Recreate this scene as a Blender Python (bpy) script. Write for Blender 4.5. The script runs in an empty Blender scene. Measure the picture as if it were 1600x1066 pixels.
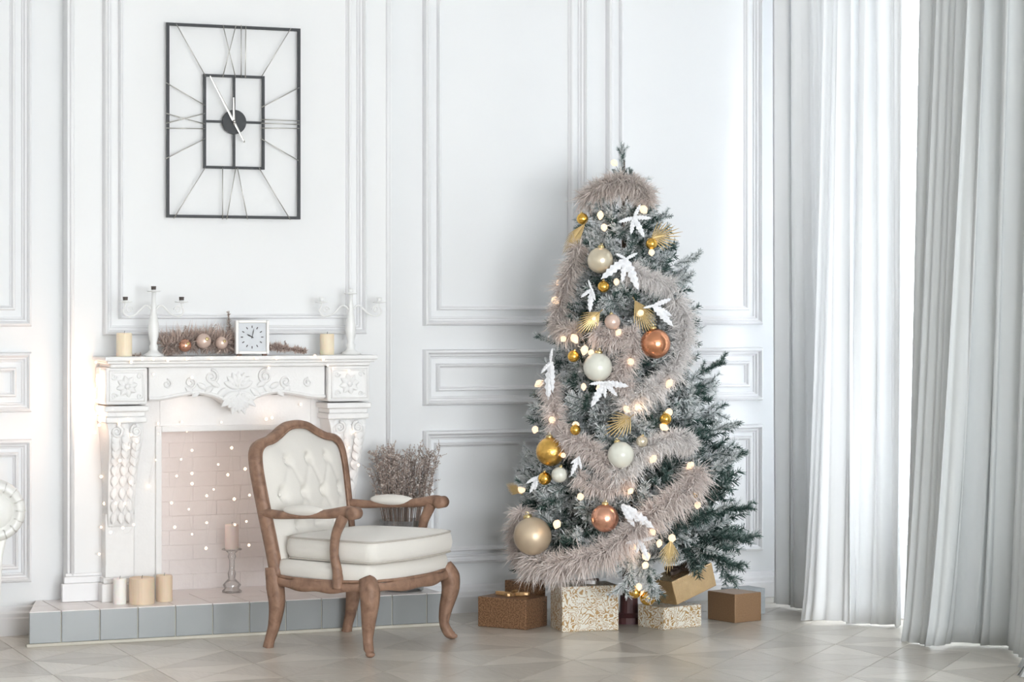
import bpy, bmesh, math, random
from mathutils import Vector, Matrix, noise

sc = bpy.context.scene
COL = sc.collection
R = math.radians
PI = math.pi

# ------------------------------------------------------------------ camera
FPX = 3800.0
EYE = 1.5
THETA = math.atan(FPX / 9178.0)
DIST = FPX / 312.0
CT, ST = math.cos(THETA), math.sin(THETA)
CAM = Vector((-DIST * ST, -DIST * CT, EYE))
cam_d = bpy.data.cameras.new('camera')
cam = bpy.data.objects.new('camera', cam_d)
COL.objects.link(cam)
cam.location = CAM
cam.rotation_euler = (R(90), 0, -THETA)
cam_d.sensor_width = 36
cam_d.lens = FPX / 1600 * 36
cam_d.shift_y = -48 / 1600
cam_d.clip_end = 200
sc.camera = cam

# ------------------------------------------------------------------ view
sc.view_settings.view_transform = 'Standard'
sc.view_settings.look = 'None'
sc.view_settings.gamma = 1
sc.view_settings.use_curve_mapping = False
sc.view_settings.exposure = 0.80
sc.cycles.max_bounces = 8
sc.cycles.diffuse_bounces = 6
sc.cycles.glossy_bounces = 4
sc.cycles.transmission_bounces = 6
sc.cycles.transparent_max_bounces = 10
sc.cycles.sample_clamp_indirect = 6
sc.cycles.caustics_reflective = False
sc.cycles.caustics_refractive = False
sc.cycles.use_denoising = True

# ------------------------------------------------------------------ daylight: overcast sky, with portals in the windows and the added fill openings
world = bpy.data.worlds.new('overcast_sky')
sc.world = world
world.use_nodes = True
bg = world.node_tree.nodes['Background']
bg.inputs[0].default_value = (0.93, 0.97, 1.0, 1)
bg.inputs[1].default_value = 12.0
XW = 1.62                                   # inner face of the window wall
SILL, WTOP = 0.40, 3.45
FSILL, FTOP = 0.05, 2.75                    # openings added behind the camera for frontal light
WINDOWS = [(-0.66, -1.36), (-1.84, -3.0)]
BACK_Y = -13.4
FILL_OPENINGS = [(-1.0, 1.4), (-3.9, -1.5)]  # unseen, put in and sized as fill for the lower wall


def portal(name, loc, rot, w, h):
    l = bpy.data.lights.new(name, 'AREA')
    l.shape = 'RECTANGLE'
    l.size, l.size_y = w, h
    l.cycles.is_portal = True
    o = bpy.data.objects.new(name, l)
    o.location = loc
    o.rotation_euler = rot
    COL.objects.link(o)


for ya, yb in WINDOWS:
    portal('daylight_portal', (XW + 0.2, (ya + yb) / 2, (SILL + WTOP) / 2), (R(90), 0, R(90)), abs(yb - ya), WTOP - SILL)
for xa, xb in FILL_OPENINGS:
    portal('daylight_portal', ((xa + xb) / 2, BACK_Y - 0.2, (FSILL + FTOP) / 2), (R(90), 0, 0), abs(xb - xa), FTOP - FSILL)


# ------------------------------------------------------------------ helpers
def ray(px, py):
    X = (px - 800) / FPX
    return Vector((X * CT + ST, -X * ST + CT, -(py - 485) / FPX))


def at_y(px, py, y):
    d = ray(px, py)
    return CAM + d * ((y - CAM.y) / d.y)


def at_z(px, py, z=0):
    d = ray(px, py)
    return CAM + d * ((z - CAM.z) / d.z)


def mat(name, col, rough=0.5, metal=0.0, spec=0.5, var=0.0, vscale=20.0, bump=0.0, bscale=60.0, emit=None, estr=0, coat=0, sheen=0, trans=0, sss=0):
    m = bpy.data.materials.new(name)
    m.use_nodes = True
    nt = m.node_tree
    b = nt.nodes['Principled BSDF']
    b.inputs['Base Color'].default_value = (*col, 1)
    b.inputs['Roughness'].default_value = rough
    b.inputs['Metallic'].default_value = metal
    b.inputs['Specular IOR Level'].default_value = spec
    b.inputs['Coat Weight'].default_value = coat
    b.inputs['Sheen Weight'].default_value = sheen
    b.inputs['Transmission Weight'].default_value = trans
    if sss:
        b.inputs['Subsurface Weight'].default_value = sss
        b.inputs['Subsurface Scale'].default_value = 0.02
    if emit:
        b.inputs['Emission Color'].default_value = (*emit, 1)
        b.inputs['Emission Strength'].default_value = estr
    tc = nt.nodes.new('ShaderNodeTexCoord')
    if var:
        n = nt.nodes.new('ShaderNodeTexNoise')
        n.inputs['Scale'].default_value = vscale
        n.inputs['Detail'].default_value = 4
        nt.links.new(tc.outputs['Object'], n.inputs['Vector'])
        mx = nt.nodes.new('ShaderNodeMix')
        mx.data_type = 'RGBA'
        mx.inputs[6].default_value = (*[c * (1 - var) for c in col], 1)
        mx.inputs[7].default_value = (*[min(1, c * (1 + var)) for c in col], 1)
        if var > 0.4:
            mr = nt.nodes.new('ShaderNodeMapRange')
            mr.inputs[1].default_value = 0.40
            mr.inputs[2].default_value = 0.62
            nt.links.new(n.outputs['Fac'], mr.inputs[0])
            nt.links.new(mr.outputs[0], mx.inputs[0])
        else:
            nt.links.new(n.outputs['Fac'], mx.inputs[0])
        nt.links.new(mx.outputs[2], b.inputs['Base Color'])
    if bump:
        n2 = nt.nodes.new('ShaderNodeTexNoise')
        n2.inputs['Scale'].default_value = bscale
        n2.inputs['Detail'].default_value = 5
        nt.links.new(tc.outputs['Object'], n2.inputs['Vector'])
        bp = nt.nodes.new('ShaderNodeBump')
        bp.inputs['Strength'].default_value = bump
        bp.inputs['Distance'].default_value = 0.01
        nt.links.new(n2.outputs['Fac'], bp.inputs['Height'])
        nt.links.new(bp.outputs['Normal'], b.inputs['Normal'])
    return m


def catmull(pts, n=8, closed=False):
    P = [Vector(p) for p in pts]
    out = []
    m = len(P)
    for i in range(m if closed else m - 1):
        if closed:
            a, b, c, d = P[(i - 1) % m], P[i], P[(i + 1) % m], P[(i + 2) % m]
        else:
            a, b, c, d = P[max(i - 1, 0)], P[i], P[i + 1], P[min(i + 2, m - 1)]
        for k in range(n):
            t = k / n
            out.append(0.5 * ((2 * b) + (c - a) * t + (2 * a - 5 * b + 4 * c - d) * t * t + (3 * b - a - 3 * c + d) * t ** 3))
    if not closed:
        out.append(P[-1].copy())
    return out


def lerpl(vals, t):
    x = t * (len(vals) - 1)
    i = min(int(x), len(vals) - 2)
    return vals[i] + (vals[i + 1] - vals[i]) * (x - i)


class MB:
    def __init__(self):
        self.v, self.f, self.attr = [], [], []

    def add(self, vs, fs):
        o = len(self.v)
        self.v += [tuple(p) for p in vs]
        self.f += [tuple(i + o for i in f) for f in fs]
        return self

    def box(self, x0, x1, y0, y1, z0, z1, M=None):
        vs = [Vector(p) for p in ((x0, y0, z0), (x1, y0, z0), (x1, y1, z0), (x0, y1, z0), (x0, y0, z1), (x1, y0, z1), (x1, y1, z1), (x0, y1, z1))]
        if M:
            vs = [M @ p for p in vs]
        return self.add(vs, [(0, 3, 2, 1), (4, 5, 6, 7), (0, 1, 5, 4), (1, 2, 6, 5), (2, 3, 7, 6), (3, 0, 4, 7)])

    def prism(self, poly, y0, y1, M=None):
        """polygon in (x, z), counter-clockwise seen from -y, extruded along y"""
        n = len(poly)
        vs = [Vector((p[0], y0, p[1])) for p in poly] + [Vector((p[0], y1, p[1])) for p in poly]
        if M:
            vs = [M @ p for p in vs]
        fs = [tuple(range(n)), tuple(range(2 * n - 1, n - 1, -1))]
        for i in range(n):
            j = (i + 1) % n
            fs.append((j, i, i + n, j + n))
        return self.add(vs, fs)

    def sweep(self, path, rad, n=8, closed=False, up=(0, 0, 1), square=False):
        P = [Vector(p) for p in path]
        m = len(P)
        up = Vector(up)
        rings = []
        for i, p in enumerate(P):
            if closed:
                t = P[(i + 1) % m] - P[(i - 1) % m]
            else:
                t = P[min(i + 1, m - 1)] - P[max(i - 1, 0)]
            t.normalize()
            s = t.cross(up)
            if s.length < 1e-4:
                s = t.cross(Vector((1, 0, 0.01)))
            s.normalize()
            u = s.cross(t).normalized()
            r = rad(i / max(1, m - 1)) if callable(rad) else rad
            a, b = r if isinstance(r, tuple) else (r, r)
            ring = []
            for k in range(n):
                an = 2 * PI * (k + 0.5) / n
                c, d = math.cos(an), math.sin(an)
                if square:
                    q = 1 / max(abs(c), abs(d)) ** 0.75
                    c, d = c * q, d * q
                ring.append(p + s * (a * c) + u * (b * d))
            rings.append(ring)
        vs = [q for r_ in rings for q in r_]
        fs = []
        for i in range(m if closed else m - 1):
            j = (i + 1) % m
            for k in range(n):
                l = (k + 1) % n
                fs.append((i * n + k, j * n + k, j * n + l, i * n + l))
        if not closed:
            fs.append(tuple(range(n)))
            fs.append(tuple((m - 1) * n + k for k in range(n - 1, -1, -1)))
        return self.add(vs, fs)

    def lathe(self, prof, c=(0, 0, 0), n=20, M=None):
        """prof: list of (r, z) from bottom to top"""
        vs, fs = [], []
        c = Vector(c)
        for r_, z in prof:
            for k in range(n):
                a = 2 * PI * k / n
                p = Vector((r_ * math.cos(a), r_ * math.sin(a), z))
                vs.append((M @ p if M else p) + c)
        for i in range(len(prof) - 1):
            for k in range(n):
                l = (k + 1) % n
                fs.append((i * n + k, i * n + l, (i + 1) * n + l, (i + 1) * n + k))
        fs.append(tuple(range(n - 1, -1, -1)))
        fs.append(tuple((len(prof) - 1) * n + k for k in range(n)))
        return self.add(vs, fs)

    def ball(self, c, r, n=16, m=10, M=None):
        rx, ry, rz = r if isinstance(r, tuple) else (r, r, r)
        c = Vector(c)
        vs = []
        for i in range(1, m):
            t = PI * i / m
            for k in range(n):
                a = 2 * PI * k / n
                p = Vector((rx * math.sin(t) * math.cos(a), ry * math.sin(t) * math.sin(a), -rz * math.cos(t)))
                vs.append((M @ p if M else p) + c)
        b = Vector((0, 0, -rz)); tt = Vector((0, 0, rz))
        vs.append((M @ b if M else b) + c)
        vs.append((M @ tt if M else tt) + c)
        fs = []
        for i in range(m - 2):
            for k in range(n):
                l = (k + 1) % n
                fs.append((i * n + k, i * n + l, (i + 1) * n + l, (i + 1) * n + k))
        B, T = len(vs) - 2, len(vs) - 1
        for k in range(n):
            l = (k + 1) % n
            fs.append((B, l, k))
            fs.append((T, (m - 2) * n + k, (m - 2) * n + l))
        return self.add(vs, fs)

    def grid(self, fn, nu, nv):
        vs = [fn(i / nu, j / nv) for j in range(nv + 1) for i in range(nu + 1)]
        w = nu + 1
        return self.add(vs, [(j * w + i, j * w + i + 1, (j + 1) * w + i + 1, (j + 1) * w + i) for j in range(nv) for i in range(nu)])

    def frame(self, x0, x1, z0, z1, prof, y=0):
        """picture-frame moulding on a wall plane y, mitred; prof: (inset, height towards -y)"""
        vs, fs = [], []
        for t, h in prof:
            vs += [(x0 + t, y - h, z0 + t), (x1 - t, y - h, z0 + t), (x1 - t, y - h, z1 - t), (x0 + t, y - h, z1 - t)]
        for i in range(len(prof) - 1):
            for k in range(4):
                l = (k + 1) % 4
                fs.append((i * 4 + k, i * 4 + l, (i + 1) * 4 + l, (i + 1) * 4 + k))
        return self.add(vs, fs)

    def mesh(self, name, m=None, smooth=False):
        me = bpy.data.meshes.new(name)
        me.from_pydata(self.v, [], self.f)
        if smooth:
            me.polygons.foreach_set('use_smooth', [True] * len(me.polygons))
        if m:
            me.materials.append(m)
        if self.attr:
            ca = me.color_attributes.new('tone', 'FLOAT_COLOR', 'POINT')
            ca.data.foreach_set('color', [c for a in self.attr for c in (a, a, a, 1)])
        return me

    def build(self, name, m, parent=None, smooth=False, bevel=0, seg=2, subsurf=0, M=None):
        o = bpy.data.objects.new(name, self.mesh(name, m, smooth))
        COL.objects.link(o)
        if M is not None:
            o.matrix_world = M
        if parent:
            o.parent = parent
        if bevel:
            b = o.modifiers.new('bevel', 'BEVEL')
            b.width = bevel
            b.segments = seg
            b.limit_method = 'ANGLE'
            b.angle_limit = R(35)
        if subsurf:
            s = o.modifiers.new('sub', 'SUBSURF')
            s.levels = s.render_levels = subsurf
        return o


def tag(o, label, cat, group=None, kind=None):
    o['label'] = label
    o['category'] = cat
    if group:
        o['group'] = group
    if kind:
        o['kind'] = kind
    return o


def struct(o, label=None):
    o['kind'] = 'structure'
    if label:
        o['label'] = label
    return o


def thing(name, label, cat, loc=(0, 0, 0), rz=0, group=None):
    o = bpy.data.objects.new(name, None)
    o.empty_display_size = 0.1
    o.location = loc
    o.rotation_euler = (0, 0, rz)
    COL.objects.link(o)
    return tag(o, label, cat, group)


def inst(name, me, parent=None, loc=(0, 0, 0), rot=None, scale=None, M=None):
    o = bpy.data.objects.new(name, me)
    COL.objects.link(o)
    if parent:
        o.parent = parent
    if M is not None:
        o.matrix_local = M
    else:
        o.location = loc
        if rot:
            o.rotation_euler = rot
        if scale:
            o.scale = scale if isinstance(scale, tuple) else (scale,) * 3
    return o


# ------------------------------------------------------------------ materials
M_WALL = mat('white_wall_paint', (0.80, 0.81, 0.82), 0.55, var=0.01, vscale=3, spec=0.3)
M_TRIM = mat('white_trim_paint', (0.83, 0.83, 0.84), 0.42, spec=0.35)
M_BREAST = mat('white_breast_paint', (0.82, 0.825, 0.83), 0.5, spec=0.3)
M_CEIL = mat('white_ceiling_paint', (0.70, 0.70, 0.70), 0.8)
M_MANTEL = mat('white_carved_plaster', (0.84, 0.835, 0.83), 0.6, var=0.03, vscale=30, bump=0.15, bscale=90)
M_BRICK = mat('painted_brick', (0.84, 0.80, 0.79), 0.7, var=0.03, vscale=18, bump=0.25, bscale=50)
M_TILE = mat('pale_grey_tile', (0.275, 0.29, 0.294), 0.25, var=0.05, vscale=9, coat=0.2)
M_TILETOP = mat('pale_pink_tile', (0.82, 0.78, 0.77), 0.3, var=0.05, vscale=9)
M_GROUT = mat('cream_grout', (0.60, 0.57, 0.50), 0.85)


def wood_floor():
    m = bpy.data.materials.new('parquet_oak')
    m.use_nodes = True
    nt = m.node_tree
    b = nt.nodes['Principled BSDF']
    tc = nt.nodes.new('ShaderNodeTexCoord')
    mp = nt.nodes.new('ShaderNodeMapping')
    mp.inputs['Scale'].default_value = (4, 60, 10)
    n = nt.nodes.new('ShaderNodeTexNoise')
    n.inputs['Scale'].default_value = 2
    n.inputs['Detail'].default_value = 5
    oi = nt.nodes.new('ShaderNodeObjectInfo')
    add = nt.nodes.new('ShaderNodeMath')
    add.operation = 'MULTIPLY_ADD'
    add.inputs[1].default_value = 0.55
    rp = nt.nodes.new('ShaderNodeValToRGB')
    rp.color_ramp.elements[0].color = (0.39, 0.35, 0.30, 1)
    rp.color_ramp.elements[1].color = (0.84, 0.79, 0.71, 1)
    rp.color_ramp.elements[0].position = 0.1
    rp.color_ramp.elements[1].position = 0.95
    nt.links.new(tc.outputs['Object'], mp.inputs[0])
    nt.links.new(mp.outputs[0], n.inputs['Vector'])
    nt.links.new(n.outputs['Fac'], add.inputs[0])
    sc_ = nt.nodes.new('ShaderNodeMath')
    sc_.operation = 'MULTIPLY'
    sc_.inputs[1].default_value = 0.46
    nt.links.new(oi.outputs['Random'], sc_.inputs[0])
    nt.links.new(sc_.outputs[0], add.inputs[2])
    nt.links.new(add.outputs[0], rp.inputs[0])
    nt.links.new(rp.outputs[0], b.inputs['Base Color'])
    b.inputs['Roughness'].default_value = 0.28
    b.inputs['Specular IOR Level'].default_value = 0.5
    b.inputs['Coat Weight'].default_value = 0.10
    b.inputs['Coat Roughness'].default_value = 0.12
    return m


M_FLOOR = wood_floor()
M_JOINT = mat('parquet_joint', (0.25, 0.22, 0.19), 0.5)


def sheer(name, col, transp, transl):
    m = bpy.data.materials.new(name)
    m.use_nodes = True
    nt = m.node_tree
    nt.nodes.clear()
    out = nt.nodes.new('ShaderNodeOutputMaterial')
    d = nt.nodes.new('ShaderNodeBsdfDiffuse')
    t = nt.nodes.new('ShaderNodeBsdfTranslucent')
    tr = nt.nodes.new('ShaderNodeBsdfTransparent')
    d.inputs[0].default_value = t.inputs[0].default_value = (*col, 1)
    m1 = nt.nodes.new('ShaderNodeMixShader')
    m2 = nt.nodes.new('ShaderNodeMixShader')
    m1.inputs[0].default_value = transl
    # fine vertical weave makes the openness vary a little
    tc = nt.nodes.new('ShaderNodeTexCoord')
    w = nt.nodes.new('ShaderNodeTexNoise')
    w.inputs['Scale'].default_value = 6
    mr = nt.nodes.new('ShaderNodeMapRange')
    mr.inputs[3].default_value = transp * 0.8
    mr.inputs[4].default_value = transp * 1.2
    nt.links.new(tc.outputs['Object'], w.inputs['Vector'])
    nt.links.new(w.outputs['Fac'], mr.inputs[0])
    nt.links.new(mr.outputs[0], m2.inputs[0])
    nt.links.new(d.outputs[0], m1.inputs[1])
    nt.links.new(t.outputs[0], m1.inputs[2])
    nt.links.new(m1.outputs[0], m2.inputs[1])
    nt.links.new(tr.outputs[0], m2.inputs[2])
    nt.links.new(m2.outputs[0], out.inputs[0])
    return m


def pane_glass(name, tint=(1, 1, 1), refl=0.08):
    m = bpy.data.materials.new(name)
    m.use_nodes = True
    nt = m.node_tree
    nt.nodes.clear()
    out = nt.nodes.new('ShaderNodeOutputMaterial')
    tr = nt.nodes.new('ShaderNodeBsdfTransparent')
    tr.inputs[0].default_value = (*tint, 1)
    g = nt.nodes.new('ShaderNodeBsdfGlossy')
    g.inputs['Roughness'].default_value = 0.03
    mx = nt.nodes.new('ShaderNodeMixShader')
    lw = nt.nodes.new('ShaderNodeLayerWeight')
    lw.inputs[0].default_value = 0.25
    mr = nt.nodes.new('ShaderNodeMapRange')
    mr.inputs[3].default_value = refl
    mr.inputs[4].default_value = 0.7
    nt.links.new(lw.outputs['Fresnel'], mr.inputs[0])
    nt.links.new(mr.outputs[0], mx.inputs[0])
    nt.links.new(tr.outputs[0], mx.inputs[1])
    nt.links.new(g.outputs[0], mx.inputs[2])
    nt.links.new(mx.outputs[0], out.inputs[0])
    return m


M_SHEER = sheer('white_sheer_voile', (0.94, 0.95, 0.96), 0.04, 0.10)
M_SHEER_SHADE = sheer('shaded_lined_voile', (0.66, 0.68, 0.685), 0.025, 0.03)  # white cloth with its shade put into a greyer base colour
M_PANE = pane_glass('window_pane', refl=0.03)
M_GLASS = pane_glass('clear_glass', (0.93, 0.93, 0.93), 0.12)

# ------------------------------------------------------------------ room shell
XL = -8.0
CEIL = 4.1
OX0, OX1, OZ1 = -1.83, -1.11, 0.93          # fireplace opening in the wall
HZ = 0.155                                  # hearth height
b = MB()
b.box(XL - 0.3, OX0, 0, 0.4, 0, CEIL)
b.box(OX1, XW + 0.3, 0, 0.4, 0, CEIL)
b.box(OX0, OX1, 0, 0.4, OZ1, CEIL)
struct(b.build('wall_back', M_WALL), 'white panelled wall behind the fireplace and tree')
b = MB()
edges = [0.0] + [e for w in WINDOWS for e in w] + [BACK_Y]
for i in range(0, len(edges), 2):
    b.box(XW, XW + 0.3, edges[i + 1], edges[i], 0, CEIL)
for ya, yb in WINDOWS:
    b.box(XW, XW + 0.3, yb, ya, 0, SILL)
    b.box(XW, XW + 0.3, yb, ya, WTOP, CEIL)
struct(b.build('wall_right', M_WALL), 'white window wall behind the sheer curtains')
b = MB().box(XL - 0.3, XL, BACK_Y, 0, 0, CEIL)
struct(b.build('wall_left', M_WALL))
b = MB()
ex = [XW + 0.3] + [e for w in FILL_OPENINGS for e in (w[1], w[0])] + [XL - 0.3]
for i in range(0, len(ex), 2):
    b.box(ex[i + 1], ex[i], BACK_Y - 0.3, BACK_Y, 0, CEIL)
for xa, xb in FILL_OPENINGS:
    b.box(xa, xb, BACK_Y - 0.3, BACK_Y, 0, FSILL)
    b.box(xa, xb, BACK_Y - 0.3, BACK_Y, FTOP, CEIL)
struct(b.build('wall_front', M_WALL))
struct(MB().box(XL - 0.3, XW + 0.3, BACK_Y - 0.3, 0.4, CEIL, CEIL + 0.1).build('ceiling', M_CEIL))
floor = struct(MB().box(XL - 0.3, XW + 0.3, BACK_Y - 0.3, 0.4, -0.1, -0.004).build('floor', M_FLOOR), 'glossy grey-beige parquet floor laid in triangles')

# parquet: each square block is four triangular boards, those in view built piece by piece
CELL = 0.43
g = 0.0016
tri = []
c = CELL / 2
half = c - g
me_tri = MB().add([(-half + g, -half, -0.008), (half - g, -half, -0.008), (0, -g * 1.5, -0.008),
                   (-half + g, -half, 0), (half - g, -half, 0), (0, -g * 1.5, 0)],
                  [(0, 2, 1), (3, 4, 5), (0, 1, 4, 3), (1, 2, 5, 4), (2, 0, 3, 5)]).mesh('plank', M_FLOOR)


def in_view(x, y):
    d = Vector((x, y, 0)) - CAM
    X = d.x * CT - d.y * ST
    Z = d.x * ST + d.y * CT
    px, py = 800 + FPX * X / Z, 485 + FPX * EYE / Z
    return -60 < px < 1650 and py < 1110


rnd = random.Random(3)
far_boards = MB()
for i in range(-16, 8):
    for j in range(-30, 0):
        x, y = (i + 0.5) * CELL * 0.999, (j + 0.5) * CELL
        if x < XL or x > XW - 0.2 or y > -0.2 or y < BACK_Y:
            continue
        for k in range(4):
            if in_view(x, y):
                inst('plank', me_tri, floor, (x, y, 0), (0, 0, k * PI / 2))
            elif -7 < x and y > -7:
                Mx = Matrix.Translation((x, y, 0)) @ Matrix.Rotation(k * PI / 2, 4, 'Z')
                far_boards.add([Mx @ v.co for v in me_tri.vertices], [tuple(p.vertices) for p in me_tri.polygons])
fb = far_boards.build('plank_field', M_FLOOR, floor)
fb['kind'] = 'stuff'
# wall side strip of floor so that boards meet the wall
MB().box(XL, XW, -0.23, 0, -0.02, -0.0015).build('border_board', M_FLOOR, floor)

# chimney breast: a shallow projection with a bead on its edges
BX0, BX1, BY = -2.262, -0.672, -0.10
zb = HZ + 0.0005
b = MB().prism([(BX0, zb), (OX0, zb), (OX0, OZ1), (OX1, OZ1), (OX1, zb), (BX1, zb), (BX1, CEIL), (BX0, CEIL)], BY, -0.001)
breast = struct(b.build('wall_breast', M_BREAST, bevel=0.004), 'white chimney breast with a framed panel above the fireplace')
for x in (BX0 + 0.022, BX1 - 0.022):
    MB().sweep([(x, BY, HZ + 0.12), (x, BY, CEIL)], 0.011, 10).build('bead', M_TRIM, breast, smooth=True)
# plinth of the breast standing on the hearth
for xa, xb in ((BX0, -2.09), (-0.85, BX1)):
    b = MB()
    b.box(xa - 0.03, xb, BY - 0.028, BY, HZ + 0.001, HZ + 0.085)
    b.box(xa - 0.018, xb, BY - 0.017, BY, HZ + 0.085, HZ + 0.115)
    b.box(xa - 0.01, xb, BY - 0.010, BY, HZ + 0.115, HZ + 0.13)
    b.build('plinth', M_TRIM, breast, bevel=0.004)

# wall panel mouldings
P_OUT = [(0, 0), (0, 0.018), (0.005, 0.040), (0.014, 0.046), (0.021, 0.036), (0.024, 0.026), (0.031, 0.024), (0.037, 0.012), (0.042, 0.010), (0.044, 0)]
P_IN = [(0, 0), (0, 0.016), (0.005, 0.027), (0.012, 0.024), (0.018, 0.010), (0.022, 0.008), (0.023, 0)]
tn = [0]


def panel(x0, x1, z0, z1, y, inset, label):
    tn[0] += 1
    o = struct(MB().frame(x0, x1, z0, z1, P_OUT, y).build('trim_%d' % tn[0], M_TRIM), label)
    MB().frame(x0 + inset, x1 - inset, z0 + inset, z1 - inset, P_IN, y).build('inner_moulding', M_TRIM, o)


for x0, x1, nm in ((-0.478, 0.404, 'between fireplace and tree'), (0.515, 1.405, 'beside the curtain'), (-3.30, -2.411, 'left of the fireplace'), (-4.30, -3.41, 'far left')):
    panel(x0, x1, 1.425, 3.75, 0, 0.075, 'tall upper wall panel moulding ' + nm)
    panel(x0, x1, 1.03, 1.306, 0, 0.07, 'low middle wall panel moulding ' + nm)
    panel(x0, x1, 0.245, 0.905, 0, 0.06, 'lower wall panel moulding ' + nm)
panel(-2.098, -0.812, 1.385, 3.75, BY, 0.075, 'panel moulding around the wire clock above the mantel')


def baseboard(name, x0, x1, y=0):
    b = MB()
    prof = [(0, 0), (-0.030, 0), (-0.030, 0.078), (-0.024, 0.086), (-0.024, 0.102), (-0.016, 0.112), (-0.012, 0.128), (-0.004, 0.136), (0, 0.136)]
    n = len(prof)
    vs = [(x0, y + p, z) for p, z in prof] + [(x1, y + p, z) for p, z in prof]
    fs = [(i, i + 1, i + 1 + n, i + n) for i in range(n - 1)] + [tuple(range(n - 1, -1, -1)), tuple(range(n, 2 * n))]
    b.add(vs, fs)
    struct(b.build(name, M_TRIM))


baseboard('baseboard_right', BX1, XW)
baseboard('baseboard_left', XL, BX0)

# ------------------------------------------------------------------ windows
for i, (ya, yb) in enumerate(WINDOWS):
    w = bpy.data.objects.new('window_%d' % (i + 1), None)
    COL.objects.link(w)
    w.location = (XW, (ya + yb) / 2, SILL)
    struct(w, 'tall white window number %d from the corner, behind the sheer curtains' % (i + 1))
    hw = abs(yb - ya) / 2
    hh = WTOP - SILL
    b = MB()
    for s in (-1, 1):
        b.box(0.10, 0.17, s * hw - (0.06 if s > 0 else 0), s * hw + (0.06 if s < 0 else 0), 0, hh)
    b.box(0.10, 0.17, -hw, hw, 0, 0.07)
    b.box(0.10, 0.17, -hw, hw, hh - 0.07, hh)
    b.build('window_frame', M_TRIM, w, bevel=0.006)
    for zz in (0.95, 1.9, 2.5):
        MB().box(0.115, 0.155, -hw + 0.06, hw - 0.06, zz - 0.018, zz + 0.018).build('glazing_bar', M_TRIM, w)
    if hw > 0.45:
        MB().box(0.11, 0.16, -0.03, 0.03, 0.07, hh - 0.07).build('glazing_bar', M_TRIM, w)
    zs = [0.07, 0.95, 1.9, 2.5, hh - 0.07]
    for q in range(4):
        MB().box(0.133, 0.137, -hw + 0.06, hw - 0.06, zs[q], zs[q + 1]).build('pane', M_PANE, w)
    MB().box(-0.06, 0.12, -hw - 0.04, hw + 0.04, -0.03, 0.008).build('window_sill', M_TRIM, w, bevel=0.008)

# ------------------------------------------------------------------ curtains
def curtain(name, label, bottom, top, folds, amp, m, z0=0.004, z1=3.72, nu=150, nv=40, lean=1.6, hem=0.02, seed=0):
    """hangs from the straight line top to the loose path bottom (both lists of (x, y))"""
    rn = random.Random(seed)
    bp = catmull([(p[0], p[1], 0) for p in bottom], 24)
    ph = [rn.uniform(0, 6) for _ in range(4)]

    def fn(u, v):
        # v: 0 at hem, 1 at the rail
        bx = lerpl(bp, u)
        t0, t1 = Vector((*top[0], 0)), Vector((*top[1], 0))
        tx = t0.lerp(t1, u)
        nrm = Vector((-(t1 - t0).y, (t1 - t0).x, 0)).normalized()
        k = v ** (1 / lean)
        p = bx.lerp(tx, k)
        a = amp * (0.55 + 0.45 * math.sin(u * 9 + ph[0])) * (0.5 + 0.5 * k)
        f = math.sin(u * folds * 2 * PI + ph[1] + 0.9 * math.sin(u * 5 + ph[2]) + 0.5 * math.sin(v * 1.8 + u * 4 + ph[3]))
        p = p + nrm * (a * f) + (t1 - t0).normalized() * (a * 0.5 * math.cos(u * folds * 4 * PI + ph[2]))
        p += nrm * 0.012 * math.sin(u * folds * 5.3 * PI + ph[3] + v * 2) * (0.3 + 0.7 * (1 - v))
        z = z0 + (z1 - z0) * v
        z += hem * max(0, math.sin(u * 11 + ph[0])) * (1 - v) ** 8
        return (p.x, p.y, z)
    root = thing(name, label, 'curtain', (bottom[0][0], bottom[0][1], 0))
    o = MB().grid(fn, nu, nv).build('fabric', m, None, smooth=True)
    o.parent = root
    o.matrix_parent_inverse = Matrix.Translation(root.location).inverted()
    s = o.modifiers.new('solid', 'SOLIDIFY')
    s.thickness = 0.0008
    return root


curtain('sheer_curtain', 'bright white sheer curtain hanging nearest the corner, beside the tree',
        [(1.255, -0.40), (1.30, -0.47), (1.345, -0.50), (1.37, -0.72), (1.27, -0.93), (1.11, -0.97), (1.14, -1.10), (1.235, -1.225), (1.27, -1.15), (1.35, -1.2), (1.45, -1.27), (1.40, -1.36)],
        [(1.36, -0.24), (1.40, -1.43)], 9, 0.042, M_SHEER, seed=4, lean=1.5)
curtain('sheer_curtain', 'lined sheer curtain, greyed for shade, bunched at the right edge of the photo',
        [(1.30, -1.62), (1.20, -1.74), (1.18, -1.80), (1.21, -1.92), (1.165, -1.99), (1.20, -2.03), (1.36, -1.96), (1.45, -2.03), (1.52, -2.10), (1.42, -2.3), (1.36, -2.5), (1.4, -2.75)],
        [(1.36, -1.66), (1.36, -2.85)], 8, 0.05, M_SHEER_SHADE, seed=11, lean=1.4, hem=0.012)
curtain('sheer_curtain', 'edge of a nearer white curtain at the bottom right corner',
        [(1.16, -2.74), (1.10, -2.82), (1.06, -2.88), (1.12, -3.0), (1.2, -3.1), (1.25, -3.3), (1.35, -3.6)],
        [(1.40, -3.0), (1.40, -3.75)], 6, 0.04, M_SHEER_SHADE, seed=21, lean=1.8)
# ------------------------------------------------------------------ hearth
HX0, HX1, HY = -2.505, -0.534, -0.43
hearth = thing('tiled_hearth', 'raised hearth platform faced with pale grey square tiles', 'hearth', (-1.5, -0.2, 0))


def hp(o):
    o.parent = hearth
    o.matrix_parent_inverse = Matrix.Translation(hearth.location).inverted()
    return o


def left_edge(y):
    return HX0 + (HY - y) / HY * 0.115      # its left end is cut slightly askew


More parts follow.
